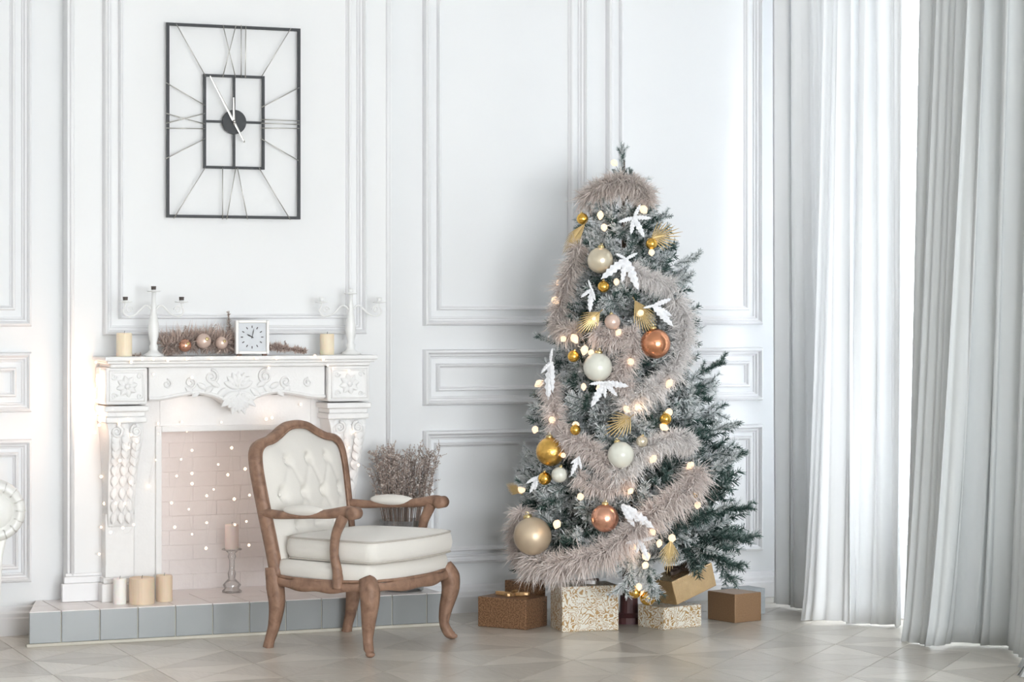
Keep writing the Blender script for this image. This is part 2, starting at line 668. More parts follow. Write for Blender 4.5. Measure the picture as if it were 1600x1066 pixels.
poly = [(left_edge(0) + 0.004, -0.002), (HX1 - 0.004, -0.002), (HX1 - 0.004, HY + 0.006), (HX0 + 0.004, HY + 0.006)]
zt = HZ - 0.009
b = MB()
b.add([(x, y, 0) for x, y in poly] + [(x, y, zt) for x, y in poly], [(0, 1, 2, 3), (7, 6, 5, 4), (0, 4, 5, 1), (1, 5, 6, 2), (2, 6, 7, 3), (3, 7, 4, 0)])
hp(b.build('core', M_GROUT))
TW = 0.1745
xs = [HX0, HX0 + 0.145]
while xs[-1] + TW < HX1 - 0.02:
    xs.append(xs[-1] + TW)
xs.append(HX1)
gt = 0.0022
for i in range(len(xs) - 1):
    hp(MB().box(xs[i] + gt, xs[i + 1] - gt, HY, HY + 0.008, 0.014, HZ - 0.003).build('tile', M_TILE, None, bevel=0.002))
    for r_ in range(2):
        ya, yb = HY + 0.001 + r_ * 0.215, HY + 0.001 + (r_ + 1) * 0.215
        x0a = xs[i] + gt if i else left_edge(ya) + gt
        x0b = xs[i] + gt if i else left_edge(yb) + gt
        x1 = xs[i + 1] - gt
        yb -= 2 * gt
        b = MB().add([(x0a, ya, zt), (x1, ya, zt), (x1, yb, zt), (x0b, yb, zt), (x0a, ya, HZ), (x1, ya, HZ), (x1, yb, HZ), (x0b, yb, HZ)],
                     [(0, 3, 2, 1), (4, 5, 6, 7), (0, 1, 5, 4), (1, 2, 6, 5), (2, 3, 7, 6), (3, 0, 4, 7)])
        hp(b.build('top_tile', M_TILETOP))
for q in range(2):
    hp(MB().box(HX1 - 0.006, HX1 + 0.002, HY + 0.004 + q * 0.213, HY + 0.213 + q * 0.212, 0.014, HZ - 0.003).build('tile', M_TILE))
hp(MB().box(HX0 - 0.012, HX1 + 0.012, HY - 0.014, HY + 0.01, 0, 0.014).build('base_lip', M_GROUT, None, bevel=0.003))
# ------------------------------------------------------------------ fireplace surround
FC = -1.485
fire = thing('fireplace', 'white carved fireplace surround with a wavy frieze and scroll legs', 'fireplace', (FC, -0.1, HZ))


def fp(o, parent=None):
    o.parent = parent or fire
    o.matrix_parent_inverse = Matrix.Translation(fire.location).inverted()
    return o


fp(MB().box(OX0, OX1, -0.001, 0.2, 0, HZ).build('firebox_floor', M_TILETOP, None))
SX0, SX1, SYF = -2.145, -0.835, -0.36
# shelf: stepped slab
b = MB()
b.box(SX0, SX1, SYF, BY, 1.268, 1.288)
b.box(SX0 + 0.012, SX1 - 0.012, SYF + 0.012, BY, 1.255, 1.268)
b.box(SX0 + 0.03, SX1 - 0.03, SYF + 0.03, BY, 1.238, 1.255)
fp(b.build('shelf', M_MANTEL, None, bevel=0.005))
# frieze with wavy lower edge
FX0, FX1, FYF = -1.925, -1.075, -0.285
fx = [(-1.0, 1.082), (-0.86, 1.083), (-0.66, 1.098), (-0.5, 1.108), (-0.36, 1.104), (-0.22, 1.088), (-0.12, 1.062), (0, 1.040)]
hw = (FX1 - FX0) / 2
mid = (FX0 + FX1) / 2
pts = [(mid + a * hw, z) for a, z in fx] + [(mid - a * hw, z) for a, z in reversed(fx[:-1])]
low = [(p.x, p.y) for p in catmull([(x, z, 0) for x, z in pts], 5)]
poly = low + [(FX1, 1.238), (FX0, 1.238)]
frieze = fp(MB().prism(poly, FYF, -0.145).build('frieze', M_MANTEL, None, bevel=0.006))
fp(MB().sweep([(x, FYF - 0.002, z + 0.012) for x, z in low], 0.008, 8, up=(0, 1, 0)).build('frieze_bead', M_MANTEL, None, smooth=True))


def petal(b, c, ang, L, w, y, lift=0.014):
    """one carved leaf lying on a plane y, pointing at ang in xz"""
    d = Vector((math.cos(ang), 0, math.sin(ang)))
    s = Vector((-math.sin(ang), 0, math.cos(ang)))
    c = Vector((c[0], y, c[1]))
    vs, fs = [], []
    n = 6
    for i in range(n + 1):
        t = i / n
        ww = w * math.sin(PI * min(1, t * 0.86 + 0.12)) ** 0.8
        h = lift * (0.5 + 0.5 * math.sin(PI * t))
        for k, (q, hh) in enumerate(((-1, 0), (-0.55, 0.8), (0, 0.45), (0.55, 0.8), (1, 0))):
            vs.append(c + d * (L * t) + s * (ww * q) + Vector((0, -h * hh, 0)))
    for i in range(n):
        for k in range(4):
            a = i * 5 + k
            fs.append((a, a + 1, a + 6, a + 5))
    b.add(vs, fs)


def scroll(b, c, r0, turns, y, flip=1, rad=0.007, start=0):
    p = []
    for i in range(int(turns * 16) + 1):
        t = i / (turns * 16)
        a = start + flip * t * turns * 2 * PI
        r_ = r0 * (1 - 0.8 * t)
        p.append((c[0] + r_ * math.cos(a), y, c[1] + r_ * math.sin(a)))
    b.sweep(p, lambda t: rad * (1 - 0.5 * t), 7, up=(0, 1, 0))


rn = random.Random(5)
# central carved cartouche
def carve(fn, *a, **k):
    b = MB()
    fn(b, *a, **k)
    fp(b.build('carved_leaf' if fn is petal else 'carved_scroll', M_MANTEL, None, smooth=True))


for k in range(9):
    carve(petal, (mid, 1.115), R(200 + 140 * k / 8), 0.085 + 0.02 * (k % 2), 0.02, FYF - 0.004, 0.022)
for k in range(7):
    carve(petal, (mid, 1.14), R(20 + 140 * k / 6), 0.075, 0.018, FYF - 0.004, 0.02)
for s in (-1, 1):
    for k in range(6):
        carve(petal, (mid + s * (0.06 + 0.032 * k), 1.135 + 0.012 * math.sin(k)), R(90 + s * -60) if k % 2 else R(-90 + s * 50), 0.06 - 0.004 * k, 0.014, FYF - 0.003, 0.016)
    carve(scroll, (mid + s * 0.13, 1.19), 0.034, 1.6, FYF - 0.006, s, 0.007, PI / 2)
    carve(scroll, (mid + s * 0.23, 1.165), 0.028, 1.5, FYF - 0.005, -s, 0.006, -PI / 2)
    carve(scroll, (mid + s * 0.34, 1.16), 0.022, 1.4, FYF - 0.005, s, 0.005, PI / 2)
for k in range(16):
    a = rn.uniform(0, 2 * PI)
    q = rn.uniform(0.0, 0.06)
    fp(MB().ball((mid + q * math.cos(a), FYF - 0.010, 1.10 + q * math.sin(a)), rn.uniform(0.006, 0.012), 8, 6).build('carved_berry', M_MANTEL, None, smooth=True))
# pendant under the centre
b = MB()
for k in range(7):
    petal(b, (mid, 1.075), R(270 + (k - 3) * 22), 0.055 - 0.004 * abs(k - 3), 0.014, FYF - 0.01, 0.02)
fp(b.build('pendant', M_MANTEL, None, smooth=True))

for cx, hwk in ((-2.035, 0.098), (-0.965, 0.105)):
    leg = fp(MB().box(cx - hwk, cx + hwk, -0.315, BY, 1.068, 1.238).build('leg_block', M_MANTEL, None, bevel=0.01))
    b = MB()
    b.frame(cx - hwk + 0.014, cx + hwk - 0.014, 1.082, 1.226, [(0, 0), (0.002, 0.008), (0.010, 0.008), (0.014, 0)], -0.315)
    for k in range(8):
        petal(b, (cx, 1.152), k * PI / 4 + 0.2, 0.05, 0.016, -0.317, 0.016)
    b.ball((cx, -0.322, 1.152), 0.014, 10, 8)
    for sx in (-1, 1):
        for sz in (-1, 1):
            scroll(b, (cx + sx * 0.06, 1.152 + sz * 0.045), 0.016, 1.2, -0.318, sx * sz, 0.004)
    fp(b.build('rosette', M_MANTEL, None, smooth=True))
    b = MB()
    b.box(cx - hwk - 0.006, cx + hwk + 0.006, -0.322, BY, 1.036, 1.062)
    b.box(cx - hwk + 0.008, cx + hwk - 0.008, -0.305, BY, 1.012, 1.036)
    b.box(cx - hwk + 0.002, cx + hwk - 0.002, -0.312, BY, 0.985, 1.012)
    fp(b.build('leg_cap', M_MANTEL, None, bevel=0.006))
    # tapering corbel that curls back to the plain pilaster
    prof = [(-0.285, 0.985), (-0.30, 0.95), (-0.298, 0.90), (-0.275, 0.84), (-0.245, 0.76), (-0.22, 0.66), (-0.20, 0.56), (-0.185, 0.50)]
    pp = catmull([(0, y, z) for y, z in prof], 5)
    vs, fs = [], []
    for i, p in enumerate(pp):
        t = i / (len(pp) - 1)
        w_ = hwk - 0.012 - 0.03 * t
        for q in (-1, -0.6, -0.2, 0.2, 0.6, 1):
            vs.append((cx + q * w_, p.y, p.z))
        vs.append((cx + w_, BY, p.z))
        vs.append((cx - w_, BY, p.z))
    for i in range(len(pp) - 1):
        for k in range(8):
            a, c2 = i * 8 + k, i * 8 + (k + 1) % 8
            fs.append((c2, a, a + 8, c2 + 8))
    n0 = (len(pp) - 1) * 8
    fs += [tuple(range(8)), tuple(n0 + k for k in range(7, -1, -1))]
    fp(MB().add(vs, fs).build('corbel', M_MANTEL, None, bevel=0.004))
    # carved feathers down the corbel
    b = MB()
    for row in range(11):
        t = row / 11
        p = lerpl(pp, 0.03 + 0.9 * t)
        w_ = (hwk - 0.02 - 0.03 * t)
        for q in (-0.62, 0, 0.62):
            petal(b, (cx + q * w_, p.z), R(-90 + q * 12), 0.052, w_ * 0.30, p.y - 0.003, 0.013)
    for s in (-1, 1):
        scroll(b, (cx + s * 0.045, 0.945), 0.028, 1.7, -0.31, s, 0.008, PI / 2)
    fp(b.build('corbel_carving', M_MANTEL, None, smooth=True))
    b = MB().box(cx - hwk + 0.03, cx + hwk - 0.03, -0.180, BY, HZ + 0.11, 0.56)
    fp(b.build('pilaster', M_MANTEL, None, bevel=0.005))
    b = MB()
    b.box(cx - hwk + 0.008, cx + hwk - 0.008, -0.205, BY, HZ, HZ + 0.085)
    b.box(cx - hwk + 0.018, cx + hwk - 0.018, -0.195, BY, HZ + 0.085, HZ + 0.112)
    fp(b.build('leg_base', M_MANTEL, None, bevel=0.006))
# side scroll bracket under the shelf
for s, x in ((1, -0.852), (-1, -2.128)):
    b = MB()
    scroll(b, (x, 1.185), 0.026, 1.5, -0.18, s, 0.010, PI / 2)
    fp(b.build('side_bracket', M_MANTEL, None, smooth=True))
# surround slab between the legs, with the opening frame
b = MB()
b.box(-1.96, OX0 - 0.008, -0.145, BY, HZ, 1.10)
b.box(OX1 + 0.008, -1.03, -0.145, BY, HZ, 1.10)
b.box(OX0 - 0.008, OX1 + 0.008, -0.145, BY, OZ1 + 0.008, 1.10)
fp(b.build('surround', M_MANTEL, None, bevel=0.003))
b = MB()
b.box(OX0 - 0.03, OX0 - 0.002, -0.160, -0.09, HZ, OZ1 + 0.03)
b.box(OX1 + 0.002, OX1 + 0.03, -0.160, -0.09, HZ, OZ1 + 0.03)
b.box(OX0 - 0.002, OX1 + 0.002, -0.160, -0.09, OZ1 + 0.002, OZ1 + 0.03)
fp(b.build('opening_frame', M_MANTEL, None, bevel=0.003))
backp = fp(MB().box(OX0, OX1, 0.175, 0.2, HZ, OZ1).build('firebox_back', M_BRICK, None))
# painted bricks of the firebox back
bh, bl = 0.0705, 0.235
row = 0
z = HZ + 0.004
while z < OZ1 - 0.02:
    x = OX0 + 0.002 - (bl / 2 if row % 2 else 0)
    z1 = min(z + bh, OZ1 - 0.002)
    while x < OX1 - 0.01:
        xa, xb = max(x, OX0 + 0.002), min(x + bl, OX1 - 0.002)
        if xb - xa > 0.02:
            o = MB().box(xa, xb - 0.0025, 0.172 + rn.uniform(-0.001, 0.001), 0.176, z, z1 - 0.0025).build('brick', M_BRICK, None, bevel=0.001, seg=1)
            o.parent = backp
        x += bl
    z += bh
    row += 1

# ------------------------------------------------------------------ fairy lights on the fireplace
M_BULB = mat('warm_bulb', (0.4, 0.3, 0.2), 0.4, emit=(1.0, 0.72, 0.5), estr=1.6)
M_WIRE = mat('pale_wire', (0.75, 0.72, 0.70), 0.4)
me_bulb = MB().ball((0, 0, 0), 0.0062, 8, 6).mesh('bulb', M_BULB, True)
fl = thing('fairy_light_string', 'curtain of warm white fairy lights hanging over the fireplace', 'fairy lights', (FC, -0.3, 1.24))


def bulb(parent, p, s=1.0, me=me_bulb):
    o = inst('bulb', me, parent, Vector(p) - parent.location, scale=s)
    return o


strands = {}
open_px = [(292, 674), (300, 704), (362, 700), (283, 718), (300, 740), (300, 756), (323, 775), (268, 786), (295, 796), (323, 817), (300, 835), (322, 857), (385, 815),
           (390, 774), (383, 733), (356, 742), (366, 780), (276, 744), (367, 820), (389, 852), (247, 678), (244, 719), (284, 660), (346, 660), (247, 662), (416, 655), (425, 653),
           (470, 632), (505, 658), (511, 667), (334, 765), (341, 726), (273, 824), (232, 760)]
pts3 = []
for px, py in open_px:
    p = at_y(px, py, -0.155 if py > 670 else -0.172)
    pts3.append(p)
leg_px = [(205, 680), (187, 720), (204, 754), (181, 787), (195, 787), (192, 825), (209, 820), (173, 832), (201, 700), (214, 690), (186, 662), (200, 655), (176, 640),
          (520, 712), (560, 727), (526, 747), (541, 763), (528, 690), (545, 700), (552, 675)]
for px, py in leg_px:
    pts3.append(at_y(px, py, -0.318))
side_px = [(157, 575 + 9 * k) for k in range(12)]
for k, (px, py) in enumerate(side_px):
    pts3.append(at_y(px + rn.uniform(-9, 6), py + rn.uniform(-3, 3), -0.2))
for px, py in ((163, 700), (158, 745), (158, 824), (155, 866), (174, 853), (166, 716), (163, 787), (170, 770)):
    pts3.append(at_y(px, py, -0.14))
shelf_px = [(150, 566), (205, 566), (222, 561), (240, 562), (292, 561), (262, 563), (330, 560), (372, 559), (400, 560), (432, 560), (492, 556), (505, 562), (512, 571), (520, 576), (420, 575), (300, 590), (240, 585), (545, 580)]
for px, py in shelf_px:
    pts3.append(at_y(px, py, -0.372 if py < 572 else -0.33))
for p in pts3:
    bulb(fl, p, rn.uniform(0.8, 1.25))
# thin wires: each hanging strand links the bulbs that share a column
cols = sorted(pts3, key=lambda p: (round(p.y, 2), round(p.x / 0.07), -p.z))
strand = [cols[0]]
for a in cols[1:] + [Vector((99, 99, 99))]:
    c2 = strand[-1]
    if abs(a.y - c2.y) < 0.02 and abs(a.x - c2.x) < 0.08 and abs(a.z - c2.z) < 0.4:
        strand.append(a)
        continue
    if len(strand) > 1:
        MB().sweep(catmull([q - fl.location for q in strand], 4), 0.0007, 4).build('wire', M_WIRE, fl)
    strand = [a]
for px, py, y in ((153, 600, -0.24), (153, 645, -0.22), (300, 700, -0.05), (300, 800, -0.05), (380, 760, -0.05), (190, 760, -0.38), (530, 720, -0.38), (420, 640, -0.22), (290, 640, -0.22)):
    l = bpy.data.lights.new('fairy_glow', 'POINT')
    l.color = (1.0, 0.72, 0.58) if px > 170 else (1.0, 0.60, 0.38)
    l.energy = 0.65 if px < 170 else 0.035 if py == 640 else 0.12
    l.shadow_soft_size = 0.05
    o = bpy.data.objects.new('fairy_glow', l)
    COL.objects.link(o)
    o.location = at_y(px, py, y)

# ------------------------------------------------------------------ wire wall clock
M_IRON = mat('black_iron', (0.035, 0.037, 0.04), 0.5, metal=0.3)
M_STEEL = mat('champagne_wire', (0.55, 0.53, 0.50), 0.35, metal=0.85)
clk = thing('wall_clock', 'large black rectangular wire clock hung above the mantel', 'clock', (-1.476, -0.13, 2.39))
CW, CH, IW, IH = 0.320, 0.449, 0.143, 0.216


def bars(x0, x1, z0, z1, nm, t=0.0062, d=0.006):
    b = MB()
    b.box(x0 - t, x0 + t, -d, d, z0 - t, z1 + t)
    b.box(x1 - t, x1 + t, -d, d, z0 - t, z1 + t)
    b.box(x0 + t, x1 - t, -d, d, z0 - t, z0 + t)
    b.box(x0 + t, x1 - t, -d, d, z1 - t, z1 + t)
    return b.build(nm, M_IRON, clk)


bars(-CW, CW, -CH, CH, 'outer_frame', 0.0068)
bars(-IW, IW, -IH, IH, 'inner_frame')
for (x0, x1, z0, z1) in ((-0.0055, 0.0055, 0, IH), (-0.0055, 0.0055, -IH, 0), (-IW, 0, -0.0055, 0.0055), (0, IW, -0.0055, 0.0055)):
    MB().box(x0, x1, -0.005, 0.005, z0, z1).build('cross_bar', M_IRON, clk)
Mrot = Matrix.Rotation(R(90), 4, 'X')
MB().lathe([(0.057, -0.012), (0.058, 0), (0.057, 0.012)], n=40, M=Mrot).build('hub_disc', M_IRON, clk)


def ck(px, py):
    p = at_y(px, py, -0.142)
    return Vector((p.x - clk.location.x, -0.010, p.z - clk.location.z))


def z1_(cx, cy, k=5.924, ox=240, oy=20):
    return ck(ox + cx / k, oy + cy / k)


def z2_(cx, cy):
    return z1_(cx, cy, 5.924, 240, 180)


wires = [(z1_(218, 115), z1_(475, 575)), (z1_(648, 130), z1_(755, 580)), (z1_(760, 130), z1_(645, 580)), (z1_(812, 130), z1_(812, 580)), (z1_(855, 135), z1_(850, 585)), (z1_(1265, 155), z1_(1010, 575)),
         (z1_(130, 655), z1_(465, 850)), (z1_(130, 935), z1_(462, 1025)), (z1_(130, 1020), z1_(462, 935)), (z2_(130, 120), z2_(462, 125)), (z2_(125, 397), z2_(462, 225)),
         (z1_(1335, 700), z1_(1010, 870)), (z1_(1335, 1000), z1_(1010, 988)), (z2_(1335, 85), z2_(1010, 75)), (z2_(1335, 122), z2_(1010, 120)), (z2_(1328, 412), z2_(1008, 225)),
         (z2_(195, 945), z2_(470, 500)), (z2_(640, 948), z2_(640, 500)), (z2_(680, 950), z2_(760, 500)), (z2_(868, 950), z2_(780, 500)), (z2_(1258, 955), z2_(985, 500))]
for a, c2 in wires:
    d = (c2 - a).normalized() * 0.008
    MB().sweep([a - d, c2 + d], 0.0023, 6).build('numeral_wire', M_STEEL, clk, smooth=True)
hc = z2_(740, 62)
for nm, tip, tail in (('minute_hand', z1_(520, 585), z2_(835, 245)), ('hour_hand', z1_(737, 785), z2_(745, 90))):
    a, c2 = tip.copy(), tail.copy()
    a.y = c2.y = -0.020
    b = MB().sweep([a, hc + Vector((0, -0.010, 0)), c2], lambda t: (0.0035 + 0.003 * math.sin(PI * t), 0.0015), 6, up=(0, 1, 0))
    b.ball(c2, 0.005, 8, 6)
    b.build(nm, M_STEEL, clk)
MB().ball(hc + Vector((0, -0.014, 0)), 0.009, 12, 8).build('hand_cap', M_STEEL, clk, smooth=True)
for s in (-1, 1):
    MB().box(s * 0.2 - 0.01, s * 0.2 + 0.01, 0.004, 0.029, CH - 0.004, CH + 0.004).build('wall_hook', M_IRON, clk)

# ------------------------------------------------------------------ candles and candlesticks
M_WAX = mat('cream_wax', (0.86, 0.74, 0.56), 0.5, sss=0.3, var=0.03, vscale=12)
M_WAXW = mat('white_wax', (0.88, 0.85, 0.82), 0.5, sss=0.3)
M_WAXT = mat('tan_wax', (0.74, 0.60, 0.45), 0.5, sss=0.3, var=0.04, vscale=12)
M_WICK = mat('wick', (0.05, 0.045, 0.04), 0.9)
M_DARKMETAL = mat('dark_socket', (0.12, 0.10, 0.09), 0.5, metal=0.6)
M_ENAMEL = mat('white_enamel', (0.84, 0.84, 0.83), 0.3)


def candle(label, x, y, z, r_, h, m, group=None):
    c = thing('pillar_candle', label, 'candle', (x, y, z), 0, group)
    MB().lathe([(r_ * 0.97, 0), (r_, 0.004), (r_, h - 0.006), (r_ * 0.94, h), (r_ * 0.7, h - 0.004), (0.004, h - 0.008)], n=28).build('wax', m, c, smooth=False)
    MB().sweep([(0, 0, h - 0.010), (0.001, 0, h + 0.003), (0.003, 0, h + 0.010)], 0.0012, 5).build('wick', M_WICK, c)
    return c


ZS = 1.288
p = at_y(194, 556, -0.27)
candle('cream pillar candle at the left end of the mantel shelf', p.x, -0.27, ZS, 0.036, 0.108, M_WAX)
p = at_y(511, 552, -0.24)
candle('cream pillar candle at the right end of the mantel shelf', p.x, -0.24, ZS, 0.034, 0.10, M_WAX)
candle('narrow white pillar candle on the hearth beside two tan ones', -2.058, -0.275, HZ, 0.030, 0.118, M_WAXW)
candle('wide tan pillar candle on the hearth before the left leg', -1.965, -0.315, HZ, 0.058, 0.122, M_WAXT)
candle('slim tan pillar candle on the hearth nearest the firebox', -1.845, -0.255, HZ, 0.038, 0.122, M_WAXT)
# glass candlestick with a candle, at the firebox
cs = thing('glass_candlestick', 'clear turned glass candlestick standing before the brick firebox', 'candlestick', (-1.458, -0.03, HZ))
MB().lathe([(0.046, 0), (0.048, 0.008), (0.034, 0.02), (0.044, 0.036), (0.030, 0.052), (0.016, 0.066), (0.020, 0.09), (0.013, 0.11), (0.013, 0.155), (0.020, 0.17), (0.015, 0.185), (0.030, 0.198)], n=24).build('stem', M_GLASS, cs, smooth=True)
MB().lathe([(0.02, 0.198), (0.048, 0.203), (0.048, 0.208), (0.02, 0.206)], n=24).build('drip_pan', M_GLASS, cs, smooth=True)
candle('pale pink pillar candle on the glass candlestick', -1.458, -0.03, HZ + 0.207, 0.033, 0.118, mat('pink_wax', (0.84, 0.72, 0.68), 0.5, sss=0.2))


def candelabra(label, x, y, arm, angz, hgt=0.30):
    t = thing('candelabra', label, 'candelabra', (x, y, ZS), angz)
    MB().lathe([(0.045, 0), (0.046, 0.008), (0.028, 0.018), (0.018, 0.03), (0.022, 0.045), (0.014, 0.058), (0.021, 0.085), (0.026, 0.115), (0.024, 0.145), (0.016, 0.19), (0.012, 0.225), (0.015, 0.235), (0.010, 0.245), (0.010, hgt - 0.03)], n=20).build('stem', M_ENAMEL, t, smooth=True)
    for s in (-1, 1):
        pts = catmull([(s * 0.01, 0, 0.215), (s * arm * 0.28, 0, 0.235), (s * arm * 0.62, 0, 0.195), (s * arm * 0.92, 0, 0.185), (s * arm * 1.08, 0, 0.205), (s * arm * 1.02, 0, 0.228), (s * arm, 0, 0.246)], 6)
        a = MB().sweep(pts, 0.0042, 8, up=(0, 1, 0)).build('arm', M_ENAMEL, t, smooth=True)
        sp = []
        for i in range(22):
            an = i / 21 * 2.6 * PI
            r_ = 0.018 * (1 - 0.75 * i / 21)
            sp.append((s * (arm * 0.86 - r_ * math.cos(an)), 0, 0.215 + r_ * math.sin(an)))
        MB().sweep(sp, 0.0028, 6, up=(0, 1, 0)).build('curl', M_ENAMEL, a, smooth=True)
    for xx, zz in ((0, hgt - 0.03), (-arm, 0.246), (arm, 0.246)):
        c = MB().lathe([(0.004, 0), (0.030, 0.003), (0.032, 0.007), (0.010, 0.006), (0.011, 0.012)], (xx, 0, zz), 20).build('drip_pan', M_ENAMEL, t, smooth=True)
        MB().lathe([(0.009, 0.008), (0.011, 0.014), (0.012, 0.028), (0.009, 0.0275), (0.008, 0.016)], (xx, 0, zz), 14).build('socket', M_DARKMETAL if arm < 0.135 else M_ENAMEL, c, smooth=True)
    return t


p = at_y(240, 556, -0.27)
candelabra('white three-armed candelabra with dark sockets beside the mantel garland', p.x, -0.27, 0.132, 0, 0.325)
p = at_y(548, 551, -0.22)
candelabra('white three-armed candelabra with curled arms by the right-hand candle', p.x, -0.22, 0.145, 0, 0.318)
tp = at_y(248, 420, -0.27)

# ------------------------------------------------------------------ fluff / feather garland builder
def tone_mat(name, c0, c1, c2=None, rough=0.8, sheen=0.3, transl=0.0):
    m = bpy.data.materials.new(name)
    m.use_nodes = True
    nt = m.node_tree
    bs = nt.nodes['Principled BSDF']
    at = nt.nodes.new('ShaderNodeAttribute')
    at.attribute_name = 'tone'
    rp = nt.nodes.new('ShaderNodeValToRGB')
    e = rp.color_ramp.elements
    e[0].color = (*c0, 1)
    e[1].color = (*c1, 1)
    if c2:
        x = e.new(0.45)
        x.color = (*c2, 1)
    nt.links.new(at.outputs['Fac'], rp.inputs[0])
    nt.links.new(rp.outputs[0], bs.inputs['Base Color'])
    bs.inputs['Roughness'].default_value = rough
    bs.inputs['Sheen Weight'].default_value = sheen
    bs.inputs['Specular IOR Level'].default_value = 0.2
    return m


def rvec(rn):
    while True:
        v = Vector((rn.uniform(-1, 1), rn.uniform(-1, 1), rn.uniform(-1, 1)))
        if 0.05 < v.length < 1:
            return v.normalized()


def fluff(b, path, rad, count, rn, width=0.0022, droop=0.25):
    """soft fibres springing out of a cord"""
    n = len(path)
    for _ in range(count):
        t = rn.random() * (n - 1)
        i = min(int(t), n - 2)
        p = path[i].lerp(path[i + 1], t - i)
        tg = (path[i + 1] - path[i]).normalized()
        d = rvec(rn)
        d = (d - tg * d.dot(tg) * 0.7).normalized()
        L = (rad(t / (n - 1)) if callable(rad) else rad) * rn.uniform(0.45, 1.2) * (0.85 + 0.35 * math.sin(t * 2.1) * math.sin(t * 0.83 + 1))
        side = d.cross(rvec(rn)).normalized() * width * rn.uniform(0.6, 1.3)
        q1 = p + d * L * 0.5 + rvec(rn) * L * 0.10
        q2 = p + d * L + rvec(rn) * L * 0.22 + Vector((0, 0, -droop * L))
        o = len(b.v)
        b.v += [tuple(p - side * 0.5), tuple(p + side * 0.5), tuple(q1 + side), tuple(q1 - side), tuple(q2)]
        b.f += [(o, o + 1, o + 2, o + 3), (o + 3, o + 2, o + 4)]
        tb = rn.uniform(0, 0.45)
        b.attr += [tb, tb, tb + 0.25, tb + 0.25, tb + 0.5]


def boa(name, label, cat, path, rad, count, m, seed=0, width=0.0022, group=None, droop=0.25):
    rn = random.Random(seed)
    path = [Vector(p) for p in path]
    root = thing(name, label, cat, path[0], 0, group)
    loc = path[0].copy()
    path = [p - loc for p in catmull(path, 6)]
    MB().sweep(path, 0.004, 6).build('cord', M_CORD, root, smooth=True)
    b = MB()
    fluff(b, path, rad, count, rn, width, droop)
    o = b.build('fluff', m, root)
    o['kind'] = 'stuff'
    return root


M_CORD = mat('garland_cord', (0.35, 0.30, 0.27), 0.8)
M_FUR_BROWN = tone_mat('brown_pink_fur', (0.26, 0.16, 0.12), (0.78, 0.64, 0.57))
M_TWIG = mat('brown_twig', (0.20, 0.12, 0.09), 0.8, var=0.3, vscale=60)
M_TWIGF = tone_mat('frosted_twig', (0.20, 0.145, 0.12), (0.88, 0.84, 0.81), (0.50, 0.41, 0.36))

# mantel garland: brown fuzzy sprigs lying along the shelf
rn = random.Random(12)
gp = [at_y(px, py, y) for px, py, y in ((258, 542, -0.24), (278, 537, -0.25), (305, 533, -0.23), (335, 534, -0.24), (366, 538, -0.22), (400, 543, -0.19), (440, 544, -0.22), (478, 549, -0.24))]
gl = thing('mantel_garland', 'brown frosted garland lying along the mantel shelf behind the small clock', 'garland', (gp[0].x, -0.24, ZS))
gpl = [p - gl.location for p in catmull(gp, 6)]
MB().sweep(gpl, 0.006, 6).build('cord', M_TWIG, gl, smooth=True)
b = MB()
fluff(b, gpl, lambda t: 0.078 if t < 0.60 else 0.05 * (1.4 - t), 6000, rn, 0.0022, -0.1)
b.v = [(x, y, max(z, 0.001)) for x, y, z in b.v]
o = b.build('fluff', M_FUR_BROWN, gl)
o['kind'] = 'stuff'
for k in range(26):
    i = rn.randrange(0, int(len(gpl) * 0.9))
    st = gpl[i]
    d = Vector((rn.uniform(-0.8, 0.8), rn.uniform(-0.3, 0.5), rn.uniform(0.2, 0.9))).normalized()
    L = rn.uniform(0.06, 0.10) if i < len(gpl) * 0.62 else rn.uniform(0.02, 0.045)
    b = MB()
    pth = [st, st + d * L * 0.5 + rvec(rn) * 0.006, st + d * L]
    b.sweep(catmull(pth, 3), lambda t: 0.0016 * (1 - 0.5 * t), 5)
    b.attr = [0.1] * len(b.v)
    fluff(b, pth, 0.014, 50, rn, 0.002, 0)
    b.build('sprig', M_TWIGF, gl)
# the upright spike next to the clock
b = MB()
base = at_y(360, 545, -0.2) - gl.location
pth = catmull([base, base + Vector((-0.004, 0, 0.08)), base + Vector((-0.010, 0.002, 0.172))], 5)
b.sweep(pth, 0.002, 5)
b.attr = [0.1] * len(b.v)
fluff(b, pth, lambda t: 0.032 * (1.1 - 0.8 * t), 420, rn, 0.0026, -0.4)
b.build('sprig', M_TWIGF, gl)

# ------------------------------------------------------------------ baubles
BM = {
    'copper': mat('copper_bauble', (0.80, 0.36, 0.20), 0.14, metal=0.95, var=0.08, vscale=10),
    'rose': mat('rose_copper_bauble', (0.80, 0.42, 0.29), 0.2, metal=0.9, var=0.08, vscale=10),
    'gold': mat('gold_bauble', (0.80, 0.48, 0.10), 0.16, metal=0.95),
    'mercury': mat('mottled_gold_bauble', (0.80, 0.46, 0.12), 0.22, metal=0.9, var=0.35, vscale=50, bump=0.3, bscale=60),
    'champagne': mat('champagne_bauble', (0.70, 0.62, 0.48), 0.22, metal=0.5, var=0.08, vscale=14),
    'pearl': mat('pearl_bauble', (0.74, 0.74, 0.66), 0.3, coat=0.5, var=0.05, vscale=14),
    'matte': mat('matte_champagne_bauble', (0.62, 0.50, 0.36), 0.4, metal=0.4, var=0.1, vscale=14),
    'pink': mat('pale_pink_bauble', (0.72, 0.55, 0.47), 0.35, metal=0.3, var=0.06, vscale=20),
}
M_CAP = mat('bauble_cap', (0.75, 0.60, 0.30), 0.3, metal=0.95)


